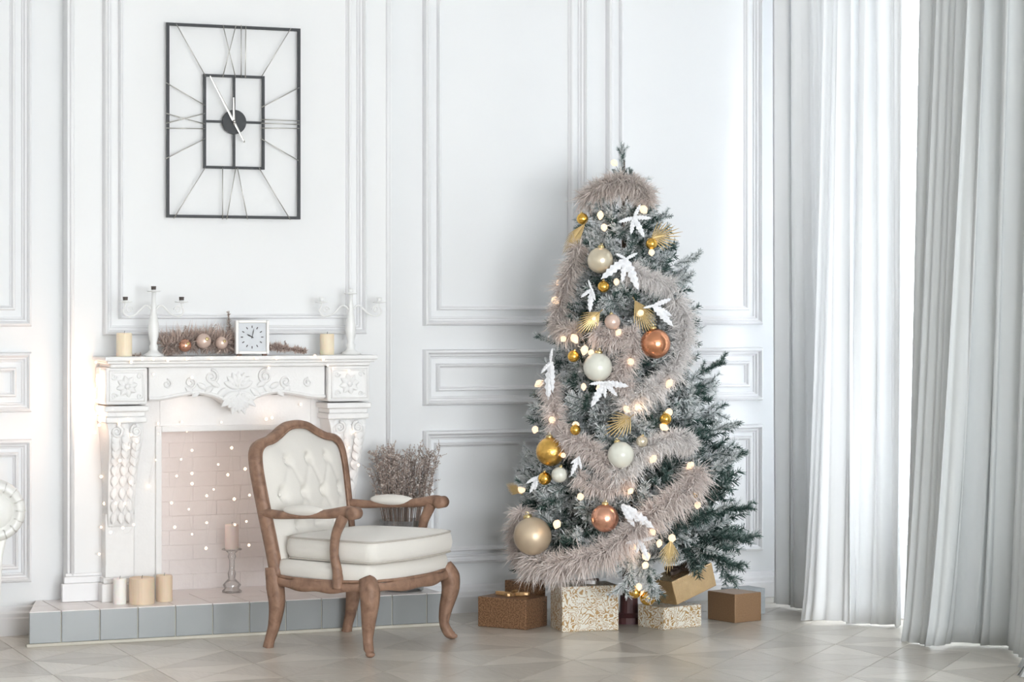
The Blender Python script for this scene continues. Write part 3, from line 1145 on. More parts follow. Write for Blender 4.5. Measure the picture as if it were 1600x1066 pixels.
def bauble(label, c, r_, kind, group, tilt=0.0):
    t = thing('bauble', label, 'bauble', c, 0, group)
    t.rotation_euler = (tilt, tilt * 0.6, 0)
    MB().ball((0, 0, 0), r_, 28, 18).build('ball', BM[kind], t, smooth=True)
    MB().lathe([(r_ * 0.24, r_ * 0.95), (r_ * 0.25, r_ * 1.02), (r_ * 0.22, r_ * 1.14), (r_ * 0.08, r_ * 1.16)], n=12).build('cap', M_CAP, t, smooth=True)
    ring = [(r_ * 0.09 * math.cos(a), 0, r_ * 1.22 + r_ * 0.09 * math.sin(a)) for a in [k * PI / 5 for k in range(10)]]
    MB().sweep(ring, r_ * 0.018, 5, closed=True, up=(0, 1, 0)).build('loop', M_CAP, t)
    return t


for px, py, r_, kind, lb in ((289, 540, 0.030, 'rose', 'rose gold bauble at the left of the mantel garland'), (318, 533, 0.035, 'pink', 'large pale pink bauble in the middle of the mantel garland'),
                             (346, 536, 0.029, 'pink', 'small pale pink bauble in the garland beside the small clock')):
    bauble(lb, at_y(px, py, -0.285), r_, kind, 'baubles in the mantel garland', 1.2)
# little twig piece left of the candelabra
b = MB()
rn2 = random.Random(2)
pp0 = at_y(214, 554, -0.28)
pp0.z = ZS + 0.004
pth = [pp0 + Vector((-0.02, 0, 0)), pp0, pp0 + Vector((0.022, 0.004, 0.003))]
b.sweep(pth, 0.002, 5)
b.attr = [0.1] * len(b.v)
fluff(b, pth, 0.014, 90, rn2, 0.002, -0.5)
b.v = [(x, y, max(z, ZS + 0.0005)) for x, y, z in b.v]
tag(b.build('twig_sprig', M_TWIGF), 'small dry twig lying between the left candle and candelabra', 'twig')

# ------------------------------------------------------------------ square mantel clock
M_CREAMP = mat('cream_clock_paint', (0.86, 0.84, 0.81), 0.4)
M_DIAL = mat('pale_grey_dial', (0.60, 0.62, 0.65), 0.5, var=0.1, vscale=25)
M_INK = mat('dark_ink', (0.07, 0.065, 0.065), 0.6)
p = at_y(393.5, 552, -0.30)
tc_ = thing('mantel_clock', 'small square white framed clock standing on the mantel shelf', 'clock', (p.x, -0.30, ZS), -0.1)
hs = 0.079
b = MB()
b.box(-hs, -hs + 0.013, -0.02, 0.02, 0.008, 0.008 + 2 * hs)
b.box(hs - 0.013, hs, -0.02, 0.02, 0.008, 0.008 + 2 * hs)
b.box(-hs + 0.013, hs - 0.013, -0.02, 0.02, 0.008, 0.021)
b.box(-hs + 0.013, hs - 0.013, -0.02, 0.02, 2 * hs - 0.005, 0.008 + 2 * hs)
b.build('frame', M_CREAMP, tc_, bevel=0.003)
for s in (-1, 1):
    MB().box(s * 0.06 - 0.01, s * 0.06 + 0.01, -0.014, 0.014, 0, 0.008).build('foot', M_TWIG, tc_)
zc = 0.008 + hs
MB().box(-hs + 0.012, hs - 0.012, -0.006, 0.018, 0.02, 2 * hs - 0.004).build('dial', M_DIAL, tc_)
for k in range(12):
    a = k * PI / 6
    Mx = Matrix.Translation((0.048 * math.sin(a), -0.0065, zc + 0.048 * math.cos(a))) @ Matrix.Rotation(a, 4, 'Y')
    MB().box(-0.0022, 0.0022, -0.0006, 0.0006, -0.0055, 0.0055, Mx).build('hour_mark', M_INK, tc_)
for nm, a, L, w_ in (('minute_hand', R(12), 0.044, 0.0022), ('hour_hand', R(-62), 0.030, 0.0034)):
    Mx = Matrix.Translation((0, -0.0085, zc)) @ Matrix.Rotation(a, 4, 'Y')
    MB().prism([(-w_ * 0.4, -0.008), (w_ * 0.4, -0.008), (w_, L * 0.6), (0, L), (-w_, L * 0.6)], -0.0006, 0.0006, Mx).build(nm, M_INK, tc_)
MB().ball((0, -0.0085, zc), 0.004, 10, 8).build('hand_cap', M_INK, tc_)

# ------------------------------------------------------------------ vase of frosted twigs on the hearth end
vx, vy = -0.675, -0.27
vs_ = thing('glass_vase', 'glass vase of frosted brown twigs on the hearth behind the armchair', 'vase', (vx, vy, HZ))
MB().lathe([(0.085, 0), (0.095, 0.004), (0.105, 0.15), (0.115, 0.34), (0.111, 0.34), (0.101, 0.15), (0.082, 0.012)], n=28).build('glass', M_GLASS, vs_, smooth=True)
rn = random.Random(31)
tw = []
for q in range(5):
    b = MB()
    st = Vector((0, 0, 0))
    pth = catmull([st, Vector((rn.uniform(-0.01, 0.01), 0.005, 0.22)), Vector((rn.uniform(-0.02, 0.02), rn.uniform(-0.015, 0.015), 0.42))], 6)
    b.sweep(pth, lambda t: 0.0028 * (1 - 0.6 * t), 5)
    b.attr = [0.05] * len(b.v)
    for k in range(13):
        s0 = lerpl(pth, 0.36 + 0.64 * k / 12)
        d = (rvec(rn) * 0.8 + Vector((0, 0, 0.8))).normalized()
        sp = [s0, s0 + d * 0.02, s0 + d * 0.045 + Vector((0, 0, 0.006))]
        n0 = len(b.v)
        b.sweep(sp, 0.0009, 4)
        b.attr += [0.2] * (len(b.v) - n0)
        fluff(b, sp, 0.011, 11, rn, 0.0034, 0)
    tw.append(b.mesh('twig', M_TWIGF))
for k in range(62):
    ux, uy = rn.uniform(-1, 1), rn.uniform(-0.5, 0.5)
    h = rn.uniform(0.78, 1.0)
    lean = Vector((ux * 0.145, uy * 0.13, 0.60 * h))
    # leaning twig rising out of the vase
    z0 = 0.30 * h
    base = Vector((ux * 0.092, uy * 0.09, 0.265))
    d = Vector((ux * 0.075, uy * 0.08, 0.415 * h)).normalized()
    q = Vector((0, 0, 1)).rotation_difference(d)
    Mx = Matrix.Translation(base) @ q.to_matrix().to_4x4() @ Matrix.Rotation(rn.uniform(0, 6), 4, 'Z') @ Matrix.Diagonal((1, 1, h, 1))
    inst('twig', tw[k % 5], vs_, M=Mx)
for k, (dx, dy, dz) in enumerate(((-0.045, -0.03, 0.045), (0.035, -0.03, 0.05), (-0.01, 0.03, 0.115), (0.035, -0.02, 0.18), (-0.035, -0.025, 0.25))):
    bauble(['gold bauble at the bottom of the twig vase', 'second gold bauble up in the twig vase', 'middle gold bauble in the twig vase', 'fourth gold bauble up in the twig vase', 'topmost gold bauble in the twig vase'][k],
           (vx + dx, vy + dy, HZ + dz), 0.032, 'gold', 'gold baubles in the twig vase', 0.6)

# ------------------------------------------------------------------ armchair
def wood(name, c0, c1, scale=(3, 3, 40)):
    m = bpy.data.materials.new(name)
    m.use_nodes = True
    nt = m.node_tree
    bs = nt.nodes['Principled BSDF']
    tc = nt.nodes.new('ShaderNodeTexCoord')
    n = nt.nodes.new('ShaderNodeTexNoise')
    n.inputs['Scale'].default_value = 22
    n.inputs['Detail'].default_value = 6
    n.inputs['Distortion'].default_value = 0.6
    rp = nt.nodes.new('ShaderNodeValToRGB')
    rp.color_ramp.elements[0].color = (*c0, 1)
    rp.color_ramp.elements[1].color = (*c1, 1)
    rp.color_ramp.elements[0].position = 0.3
    rp.color_ramp.elements[1].position = 0.7
    nt.links.new(tc.outputs['Object'], n.inputs['Vector'])
    nt.links.new(n.outputs['Fac'], rp.inputs[0])
    nt.links.new(rp.outputs[0], bs.inputs['Base Color'])
    bs.inputs['Roughness'].default_value = 0.55
    return m


M_WOOD = wood('weathered_oak', (0.19, 0.105, 0.068), (0.36, 0.215, 0.145))
M_LINEN = mat('cream_linen', (0.76, 0.73, 0.68), 0.85, var=0.025, vscale=140, sheen=0.2, bump=0.12, bscale=350)
M_PIPE = mat('taupe_piping', (0.52, 0.48, 0.43), 0.85)
CH_A = -52.5
chair = thing('armchair', 'cream linen armchair with tufted back and carved brown wooden frame', 'armchair', (-1.105, -0.89, 0), R(CH_A))


def rounded(pts, r_, n=5):
    out = []
    m = len(pts)
    for i in range(m):
        p0, p1, p2 = Vector(pts[i - 1]), Vector(pts[i]), Vector(pts[(i + 1) % m])
        a = (p0 - p1)
        c2 = (p2 - p1)
        rr = min(r_, a.length * 0.45, c2.length * 0.45)
        s, e = p1 + a.normalized() * rr, p1 + c2.normalized() * rr
        for k in range(n + 1):
            t = k / n
            out.append((1 - t) ** 2 * s + 2 * t * (1 - t) * p1 + t * t * e)
    return out


def pad(outline, rings, crown, z_top):
    """closed cushion: outline (x, y) list, rings of (offset inward, z), then a crowned top"""
    b = MB()
    n = len(outline)
    cen = sum((Vector(p) for p in outline), Vector((0, 0))) / n
    vs = []

    def ring(off, z):
        for p in outline:
            d = (cen - p)
            vs.append((*(p + d.normalized() * off), z))
    for off, z in rings:
        ring(off, z)
    cnt = len(rings)
    for k in range(1, 6):
        t = k / 6
        for p in outline:
            q = Vector(p).lerp(cen, rings[-1][0] / max(0.01, (cen - Vector(p)).length) + t * (1 - rings[-1][0] / max(0.01, (cen - Vector(p)).length)))
            vs.append((*q, z_top + crown * math.sin(t * PI / 2)))
        cnt += 1
    fs = []
    for i in range(cnt - 1):
        for k in range(n):
            l = (k + 1) % n
            fs.append((i * n + k, i * n + l, (i + 1) * n + l, (i + 1) * n + k))
    fs.append(tuple(range(n - 1, -1, -1)))
    vs.append((*cen, z_top + crown))
    for k in range(n):
        fs.append(((cnt - 1) * n + k, (cnt - 1) * n + (k + 1) % n, len(vs) - 1))
    b.add(vs, fs)
    return b


FH, RH = 0.335, 0.305          # half widths of the seat at front and rear
FXC, RXC = 0.265, -0.255
base_o = rounded([(FXC, -FH), (FXC + 0.03, -0.12), (FXC + 0.035, 0), (FXC + 0.03, 0.12), (FXC, FH), (0, 0.345), (RXC, RH), (RXC, -RH), (0, -0.345)], 0.05)
pad(base_o, [(0.006, 0.315), (0, 0.33), (-0.006, 0.36), (0.004, 0.388), (0.02, 0.396)], 0.002, 0.396).build('seat_base', M_LINEN, chair, smooth=True)
cush_o = rounded([(FXC + 0.02, -FH - 0.002), (FXC + 0.055, -0.14), (FXC + 0.062, 0), (FXC + 0.055, 0.14), (FXC + 0.02, FH + 0.002), (0.02, 0.325), (RXC + 0.04, RH - 0.02), (RXC + 0.04, -RH + 0.02), (0.02, -0.325)], 0.05)
cushion = pad(cush_o, [(0.03, 0.398), (0.008, 0.402), (-0.004, 0.425), (-0.008, 0.448), (-0.003, 0.475), (0.008, 0.496), (0.03, 0.503)], 0.026, 0.503).build('cushion', M_LINEN, chair, smooth=True)
for zz in (0.404, 0.494):
    cen = sum((Vector(p) for p in cush_o), Vector((0, 0))) / len(cush_o)
    MB().sweep([(*(Vector(p) + (cen - Vector(p)).normalized() * 0.004), zz) for p in cush_o], 0.0042, 6, closed=True).build('piping', M_PIPE, cushion, smooth=True)


# wooden seat rails, scalloped
def rail_part(pts, dip, nm='rail'):
    path = catmull(pts, 8)
    n = len(path)
    pth = []
    for i, p in enumerate(path):
        t = i / (n - 1)
        pth.append(p + Vector((0, 0, -dip * (0.5 - 0.5 * math.cos(4 * PI * t)) * 0.6)))
    MB().sweep(pth, lambda t: (0.015, 0.026 - 0.006 * (0.5 + 0.5 * math.cos(2 * PI * t)) + 0.004 * math.cos(6 * PI * t)), 10, square=True).build(nm, M_WOOD, chair, smooth=True)
    MB().sweep([p + Vector((0, 0, 0.026)) for p in pth], 0.007, 8).build('rail_bead', M_WOOD, chair, smooth=True)


zr = 0.298
rail_part([(FXC - 0.005, -FH + 0.02, zr), (FXC + 0.028, -0.17, zr + 0.004), (FXC + 0.04, 0, zr - 0.004), (FXC + 0.028, 0.17, zr + 0.004), (FXC - 0.005, FH - 0.02, zr)], 0.012, 'front_rail')
for s in (-1, 1):
    rail_part([(FXC - 0.015, s * (FH - 0.005), zr), (0.12, s * 0.345, zr), (0, s * 0.345, zr - 0.006), (-0.13, s * 0.335, zr), (RXC, s * (RH - 0.005), zr)], 0.008, 'side_rail')
rail_part([(RXC, -RH + 0.01, zr), (RXC, 0, zr), (RXC, RH - 0.01, zr)], 0.0, 'back_rail')

for s in (-1, 1):
    # front cabriole leg
    pth = catmull([(FXC - 0.02, s * (FH - 0.022), 0.335), (FXC + 0.002, s * (FH - 0.004), 0.285), (FXC + 0.004, s * (FH - 0.002), 0.225), (FXC - 0.012, s * (FH - 0.016), 0.14), (FXC - 0.018, s * (FH - 0.02), 0.075), (FXC - 0.004, s * (FH - 0.006), 0.03), (FXC + 0.012, s * (FH + 0.008), 0.015)], 6)
    rr = [0.030, 0.036, 0.032, 0.024, 0.0175, 0.018, 0.0145]
    lg = MB().sweep(pth, lambda t: lerpl(rr, t), 12, up=(1, 0, 0), square=True).build('leg', M_WOOD, chair, smooth=True)
    MB().ball((FXC + 0.012, s * (FH + 0.008), 0.0135), (0.021, 0.021, 0.0135), 12, 8).build('foot', M_WOOD, lg, smooth=True)
    # rear leg
    pth = catmull([(RXC - 0.012, s * RH, 0.36), (RXC + 0.004, s * RH, 0.27), (RXC + 0.012, s * RH, 0.19), (RXC - 0.002, s * (RH + 0.002), 0.10), (RXC - 0.022, s * (RH + 0.006), 0.035), (RXC - 0.030, s * (RH + 0.008), 0.0)], 6)
    rr2 = [0.026, 0.032, 0.028, 0.021, 0.018, 0.019]
    MB().sweep(pth, lambda t: lerpl(rr2, t), 12, up=(1, 0, 0), square=True).build('leg', M_WOOD, chair, smooth=True)
    # arm support
    pth = catmull([(0.115, s * 0.352, 0.29), (0.116, s * 0.357, 0.36), (0.100, s * 0.358, 0.44), (0.108, s * 0.358, 0.52), (0.135, s * 0.358, 0.58), (0.150, s * 0.358, 0.612)], 6)
    rs = [0.023, 0.019, 0.0165, 0.018, 0.021, 0.024]
    MB().sweep(pth, lambda t: lerpl(rs, t), 10, up=(1, 0, 0), square=True).build('arm_support', M_WOOD, chair, smooth=True)
    # arm
    apts = [(-0.318, s * 0.325, 0.605), (-0.22, s * 0.340, 0.597), (-0.12, s * 0.352, 0.598), (-0.02, s * 0.358, 0.605), (0.08, s * 0.360, 0.614), (0.165, s * 0.358, 0.627), (0.20, s * 0.358, 0.625)]
    pth = catmull(apts, 6)
    ra = [0.018, 0.020, 0.016, 0.017, 0.022, 0.025, 0.024]
    ar = MB().sweep(pth, lambda t: (lerpl(ra, t) * 1.1, lerpl(ra, t)), 12).build('arm', M_WOOD, chair, smooth=True)
    MB().lathe([(0.012, -0.03), (0.027, -0.028), (0.028, 0.028), (0.012, 0.03)], (0.204, s * 0.358, 0.621), 18, Matrix.Rotation(R(90), 4, 'X')).build('scroll_end', M_WOOD, ar, smooth=True)
    # pad on the arm
    MB().ball((-0.06, s * 0.354, 0.621), (0.118, 0.030, 0.026), 24, 12, Matrix.Rotation(s * R(3), 4, 'Z')).build('arm_pad', M_LINEN, chair, smooth=True)

# back
TILT = R(10.5)
BB = Vector((RXC + 0.005, 0, 0.35))
bu = Vector((-math.sin(TILT), 0, math.cos(TILT)))      # up along the back
bn = Vector((math.cos(TILT), 0, math.sin(TILT)))       # towards the sitter


def bp_(v, w, h=0.0):
    return BB + Vector((0, v, 0)) + bu * w + bn * h


half = [(0.0, 0.638), (0.075, 0.630), (0.15, 0.598), (0.215, 0.575), (0.285, 0.562), (0.325, 0.53), (0.338, 0.47), (0.336, 0.38), (0.325, 0.24), (0.312, 0.10), (0.305, -0.03)]
outl = half + [(0.0, 0.02)] + [(-v, w) for v, w in reversed(half[1:])]
fr = catmull([(v, w, 0) for v, w in half[::-1]] + [(-v, w, 0) for v, w in half[1:]], 6)
MB().sweep([bp_(p.x, p.y) for p in fr], lambda t: (0.020, 0.028), 10, up=tuple(bn), square=True).build('back_frame', M_WOOD, chair, smooth=True)
MB().sweep([bp_(p.x * 0.955, (p.y - 0.3) * 0.955 + 0.3, 0.022) for p in fr], 0.007, 8, up=tuple(bn)).build('back_bead', M_WOOD, chair, smooth=True)
MB().sweep([bp_(-0.3, 0.03), bp_(0.3, 0.03)], (0.018, 0.025), 8, square=True).build('back_rail', M_WOOD, chair)
btn = [(v, w) for w, vv in ((0.475, (-0.155, 0, 0.155)), (0.325, (-0.225, -0.075, 0.075, 0.225)), (0.18, (-0.15, 0, 0.15))) for v in vv]
pairs = [(a, c2) for i, a in enumerate(btn) for c2 in btn[i + 1:] if 0.08 < math.dist(a, c2) < 0.185 and abs(a[1] - c2[1]) > 0.05]
oc = catmull([(v * 0.945, (w - 0.3) * 0.945 + 0.3, 0) for v, w in outl], 5, closed=True)
C0 = Vector((0, 0.32, 0))


def seg_d(p, a, c2):
    a, c2 = Vector(a), Vector(c2)
    d = c2 - a
    t = max(0, min(1, (p - a).dot(d) / d.dot(d)))
    return (p - a - d * t).length


def tuft(v, w, rr_):
    h = 0.052 * (1 - rr_ ** 4)
    p = Vector((v, w))
    for a in btn:
        d = (p - Vector(a)).length
        h -= 0.036 * math.exp(-(d / 0.023) ** 2)
    dm = min(seg_d(p, a, c2) for a, c2 in pairs)
    h -= 0.0045 * math.exp(-(dm / 0.013) ** 2)
    return max(h, -0.004)


b = MB()
NR = 34
n = len(oc)
vs = []
for i in range(NR):
    t = 1 - i / NR
    for p in oc:
        q = C0.lerp(p, t)
        vs.append(bp_(q.x, q.y, 0.012 + tuft(q.x, q.y, t)))
vs.append(bp_(C0.x, C0.y, 0.012 + tuft(0, 0.32, 0)))
fs = []
for i in range(NR - 1):
    for k in range(n):
        l = (k + 1) % n
        fs.append((i * n + k, i * n + l, (i + 1) * n + l, (i + 1) * n + k))
for k in range(n):
    fs.append(((NR - 1) * n + k, (NR - 1) * n + (k + 1) % n, len(vs) - 1))
bk = b.add(vs, fs).build('back_cushion', M_LINEN, chair, smooth=True)
for v, w in btn:
    MB().ball((0, 0, 0), (0.011, 0.011, 0.006), 10, 6, bn.to_track_quat('Z', 'Y').to_matrix()).build('button', M_LINEN, bk, smooth=True, M=Matrix.Translation(bp_(v, w, 0.012 + tuft(v, w, 0.4) + 0.003)))
MB().add([bp_(p.x, p.y, -0.012) for p in oc], [tuple(range(len(oc)))]).build('back_panel', M_LINEN, chair)

# ------------------------------------------------------------------ sofa, only the scroll of its arm in the picture
M_LEATHER = mat('white_leather', (0.80, 0.79, 0.76), 0.35, coat=0.15, bump=0.1, bscale=40)
sx, sy = -2.742, -0.92
sofa = thing('sofa', 'white rolled-arm sofa cut off at the left edge', 'sofa', (-3.7, -0.5, 0))


def sf(o):
    o.parent = sofa
    o.matrix_parent_inverse = Matrix.Translation(sofa.location).inverted()
    return o


for xx, sgn in ((sx, 1), (-4.66, -1)):
    b = MB()
    Mx = Matrix.Translation((xx, 0, 0.648)) @ Matrix.Rotation(R(90), 4, 'X')
    b.lathe([(0.085, 0.14), (0.118, 0.155), (0.132, 0.20), (0.134, 0.86), (0.128, 0.905), (0.105, 0.925), (0.09, 0.918), (0.08, 0.900)], n=40, M=Mx)
    roll = sf(b.build('arm_roll', M_LEATHER, None, smooth=True))
    b = MB().lathe([(0.078, 0.885), (0.074, 0.905), (0.05, 0.918), (0.01, 0.922)], n=32, M=Mx)
    sf(b.build('arm_roll_face', M_LEATHER, None, smooth=True))
    # pleats round the face
    for k in range(16):
        a = 2 * PI * k / 16
        q = [Vector((xx + r_ * math.cos(a), sy + dy, 0.648 + r_ * math.sin(a))) for r_, dy in ((0.086, 0.006), (0.105, -0.007), (0.126, 0.012))]
        sf(MB().sweep(q, 0.0035, 5).build('pleat', M_LEATHER, None, smooth=True))
    prof = [(xx - sgn * 0.09, 0.10), (xx + sgn * 0.01, 0.10), (xx + sgn * 0.028, 0.30), (xx + sgn * 0.035, 0.45), (xx + sgn * 0.06, 0.56), (xx - sgn * 0.10, 0.60)]
    if sgn < 0:
        prof = prof[::-1]
    sf(MB().prism(prof, sy + 0.03, -0.14).build('arm_body', M_LEATHER, None, bevel=0.01))
sf(MB().box(-4.58, sx - 0.08, sy + 0.04, -0.14, 0.10, 0.32).build('base', M_LEATHER, None, bevel=0.02))
for k in range(3):
    w_ = (sx - 0.10 + 4.58) / 3
    sf(MB().box(-4.58 + k * w_ + 0.004, -4.58 + (k + 1) * w_ - 0.004, sy + 0.02, -0.34, 0.325, 0.45).build('seat_cushion', M_LEATHER, None, bevel=0.03, seg=3))
sf(MB().box(-4.58, sx - 0.08, -0.34, -0.14, 0.325, 0.80).build('backrest', M_LEATHER, None, bevel=0.05, seg=3))
for xx in (-4.6, sx - 0.07):
    for yy in (sy + 0.10, -0.2):
        sf(MB().lathe([(0.018, 0), (0.026, 0.02), (0.03, 0.06), (0.024, 0.10)], (xx, yy, 0), 14).build('foot', M_WOOD, None, smooth=True))

# ------------------------------------------------------------------ Christmas tree
TX, TY = 0.326, -0.68
TOPX = -0.030
TR = [(0.10, 0.42), (0.24, 0.50), (0.36, 0.54), (0.52, 0.54), (0.83, 0.49), (1.14, 0.405), (1.45, 0.34), (1.764, 0.275), (2.0, 0.18), (2.12, 0.125), (2.20, 0.05), (2.32, 0.01)]


def t_rad(z):
    if z <= TR[0][0]:
        return TR[0][1]
    for (a, ra), (c2, rb) in zip(TR, TR[1:]):
        if z <= c2:
            return ra + (rb - ra) * (z - a) / (c2 - a)
    return 0.01


def t_axis(z):
    return Vector((TX + TOPX * max(0, z) / 2.28, TY, z))


def surf(px, py, off=0.0):
    """the point of the tree's outer surface seen at that place of the photo"""
    d = ray(px, py)
    best, bp = 1e9, None
    t = (TY - 0.75 - CAM.y) / d.y
    t1 = (TY - CAM.y) / d.y
    while t < t1 * 1.01:
        p = CAM + d * t
        a = t_axis(p.z)
        g_ = math.hypot(p.x - a.x, p.y - a.y) - t_rad(p.z) - off
        if g_ <= 0:
            return p
        if g_ < best:
            best, bp = g_, p.copy()
        t += 0.004
    return bp


RIGHT = Vector((CT, -ST, 0))
UPV = Vector((0, 0, 1))
TOCAM = Vector((-ST, -CT, 0))

M_BARK = mat('tree_bark', (0.10, 0.07, 0.05), 0.9, var=0.3, vscale=30)
M_NEEDLE = tone_mat('flocked_needles', (0.014, 0.045, 0.036), (0.92, 0.93, 0.95), (0.16, 0.23, 0.21), rough=0.7, sheen=0.0)
M_STAND = mat('dark_stand', (0.08, 0.03, 0.03), 0.5)
tree = thing('christmas_tree', 'snow-flocked green artificial Christmas tree beside the curtains', 'christmas tree', (TX, TY, 0))
MB().sweep([(0, 0, 0.02), (TOPX * 0.5, 0, 1.1), (TOPX, 0, 2.22)], lambda t: 0.028 * (1 - 0.8 * t) + 0.003, 10).build('trunk', M_BARK, tree, smooth=True)
MB().lathe([(0.075, 0), (0.075, 0.03), (0.045, 0.05), (0.042, 0.13), (0.034, 0.13)], n=20).build('stand', M_STAND, tree)


def needles(b, path, rn, spacing, L, frost):
    n = len(path)
    tot = sum((path[i + 1] - path[i]).length for i in range(n - 1))
    cnt = int(tot / spacing)
    for k in range(cnt):
        t = (k + rn.random()) / cnt * (n - 1)
        i = min(int(t), n - 2)
        p = path[i].lerp(path[i + 1], t - i)
        tg = (path[i + 1] - path[i]).normalized()
        d = rvec(rn)
        d = (d - tg * d.dot(tg))
        if d.length < 0.1:
            continue
        d = (d.normalized() + tg * 0.75).normalized()
        ll = L * rn.uniform(0.7, 1.15)
        s = d.cross(rvec(rn)).normalized() * 0.0019
        o = len(b.v)
        b.v += [tuple(p - s), tuple(p + s), tuple(p + d * ll + s * 0.6), tuple(p + d * ll - s * 0.6)]
        b.f += [(o, o + 1, o + 2, o + 3)]
        # snow lies on needles that point up or out
        fr_ = max(0, min(1, frost + 0.30 * d.z + rn.uniform(-0.25, 0.25)))
        b.attr += [0.04 + 0.62 * fr_] * 2 + [min(1, 0.08 + 1.1 * fr_)] * 2


def branch_mesh(seed, frost):
    rn = random.Random(seed)
    b = MB()
    L = 0.30
    main = catmull([(0, 0, 0), (L * 0.4, rn.uniform(-0.015, 0.015), 0.012), (L * 0.75, rn.uniform(-0.02, 0.02), 0.010), (L, rn.uniform(-0.02, 0.02), 0.03)], 3)
    b.sweep(main, lambda t: 0.003 * (1 - 0.6 * t), 4)
    b.attr = [0.02] * len(b.v)
    needles(b, main[2:], rn, 0.0013, 0.034, frost)
    for k in range(9):
        t = 0.22 + 0.72 * k / 8
        s0 = lerpl(main, t)
        s = 1 if k % 2 else -1
        d = Vector((0.75, s * rn.uniform(0.45, 0.85), rn.uniform(-0.5, 0.6))).normalized()
        ll = 0.125 * (1.05 - 0.55 * t) + rn.uniform(-0.01, 0.01)
        tw_ = [s0, s0 + d * ll * 0.5 + Vector((0, 0, 0.004)), s0 + d * ll + Vector((0.006, 0, 0.010))]
        n0 = len(b.v)
        b.sweep(tw_, 0.0016, 4)
        b.attr += [0.03] * (len(b.v) - n0)
        needles(b, tw_, rn, 0.0013, 0.032, rn.uniform(0.9, 1.1) if rn.random() < frost else rn.uniform(0.0, 0.25))
    return b.mesh('branch', M_NEEDLE)


BR_SNOW = [branch_mesh(k, 0.88) for k in range(4)]
BR_MID = [branch_mesh(10 + k, 0.66) for k in range(4)]
BR_GREEN = [branch_mesh(20 + k, 0.20) for k in range(4)]
rn = random.Random(77)
NB = 285
for k in range(NB):
    u = (k + 0.5) / NB
    z = 0.30 + 1.80 * (0.45 * u + 0.55 * (1 - math.sqrt(1 - u * 0.985)))
    az = k * 2.39996 + rn.uniform(-0.25, 0.25)
    az -= 0.32 * math.sin(az + PI / 2 + THETA)          # fuller towards the room than towards the wall
    rr_ = t_rad(z)
    inner = (k % 4 == 3)
    sc_ = max(0.42, min(1.05, 0.36 + rr_ * 1.3)) * rn.uniform(0.85, 1.1)
    reach = rr_ * (0.72 if inner else rn.uniform(0.86, 1.0))
    el = rn.uniform(-0.12, 0.30) + (0.25 if z > 1.7 else 0) - (0.15 if z < 0.5 else 0)
    start = max(0.0, reach - 0.30 * sc_ * math.cos(el))
    # the back of the tree keeps clear of the wall
    ax = t_axis(z) - tree.location
    dirv = Vector((math.cos(az), math.sin(az), 0))
    pos = ax + dirv * start - Vector((0, 0, 0.30 * sc_ * math.sin(el) * 0.5))
    sidecam = dirv.dot(RIGHT)
    if sidecam > 0.35 and z < 0.95:
        pool = BR_GREEN if rn.random() < 0.7 else BR_MID
    elif rn.random() < 0.7:
        pool = BR_SNOW
    else:
        pool = BR_MID
    Mx = Matrix.Translation(pos) @ Matrix.Rotation(az, 4, 'Z') @ Matrix.Rotation(-el, 4, 'Y') @ Matrix.Rotation(rn.uniform(-0.8, 0.8), 4, 'X') @ Matrix.Scale(sc_, 4)
    inst('branch', pool[k % 4], tree, M=Mx)
# short inner sprigs that fill the crown
b = MB()
for k in range(620):
    z = 0.30 + 1.85 * (1 - math.sqrt(1 - rn.random() * 0.97)) if k % 3 else rn.uniform(1.1, 2.12)
    az = rn.uniform(0, 2 * PI)
    rr_ = t_rad(z) * rn.uniform(0.45, 0.88)
    dv = Vector((math.cos(az), math.sin(az), rn.uniform(-0.5, 0.6))).normalized()
    dv = (dv + rvec(rn) * 0.6).normalized()
    p0 = t_axis(z) - tree.location + Vector((math.cos(az), math.sin(az), 0)) * rr_
    L_ = rn.uniform(0.06, 0.10)
    needles(b, [p0 - dv * L_ * 0.5, p0 + dv * L_ * 0.5], rn, 0.0013, 0.030, rn.choice((0.05, 0.1, 0.9)))
o = b.build('inner_foliage', M_NEEDLE, tree)
o['kind'] = 'stuff'
# stray branches that break the outline, and the leader at the tip
for px, py, ang, sc_, pool in ((1085, 590, 0.5, 0.55, BR_GREEN), (1095, 680, 0.25, 0.6, BR_MID), (1105, 735, 0.35, 0.62, BR_MID), (1100, 800, 0.05, 0.7, BR_GREEN), (1105, 835, -0.15, 0.7, BR_GREEN), (1105, 845, -1.1, 0.72, BR_GREEN),
                                (1080, 850, -0.5, 0.8, BR_GREEN), (872, 540, 2.8, 0.38, BR_MID), (850, 770, 2.8, 0.45, BR_MID), (830, 870, 3.9, 0.35, BR_GREEN), (1010, 860, -1.5, 0.7, BR_MID), (990, 850, -1.8, 0.75, BR_SNOW), (1005, 870, -1.3, 0.6, BR_SNOW), (1040, 420, 0.3, 0.55, BR_SNOW), (1020, 450, 0.2, 0.6, BR_SNOW)):
    p = surf(px, py, -0.05) - tree.location
    d = (RIGHT * math.cos(ang) + UPV * math.sin(ang) + TOCAM * 0.25).normalized()
    q = d.to_track_quat('X', 'Z').to_matrix().to_4x4()
    inst('branch', pool[int(px) % 4], tree, M=Matrix.Translation(p) @ q @ Matrix.Scale(sc_, 4))
for k in range(7):
    el = R(88) if k == 0 else R(62)
    Mx = Matrix.Translation((TOPX, 0, 2.06 if k else 2.13)) @ Matrix.Rotation(k * 1.05, 4, 'Z') @ Matrix.Rotation(-el, 4, 'Y') @ Matrix.Scale(0.50 if k == 0 else 0.36, 4)
    inst('branch', (BR_MID if k % 2 == 0 else BR_GREEN)[k % 4], tree, M=Mx)

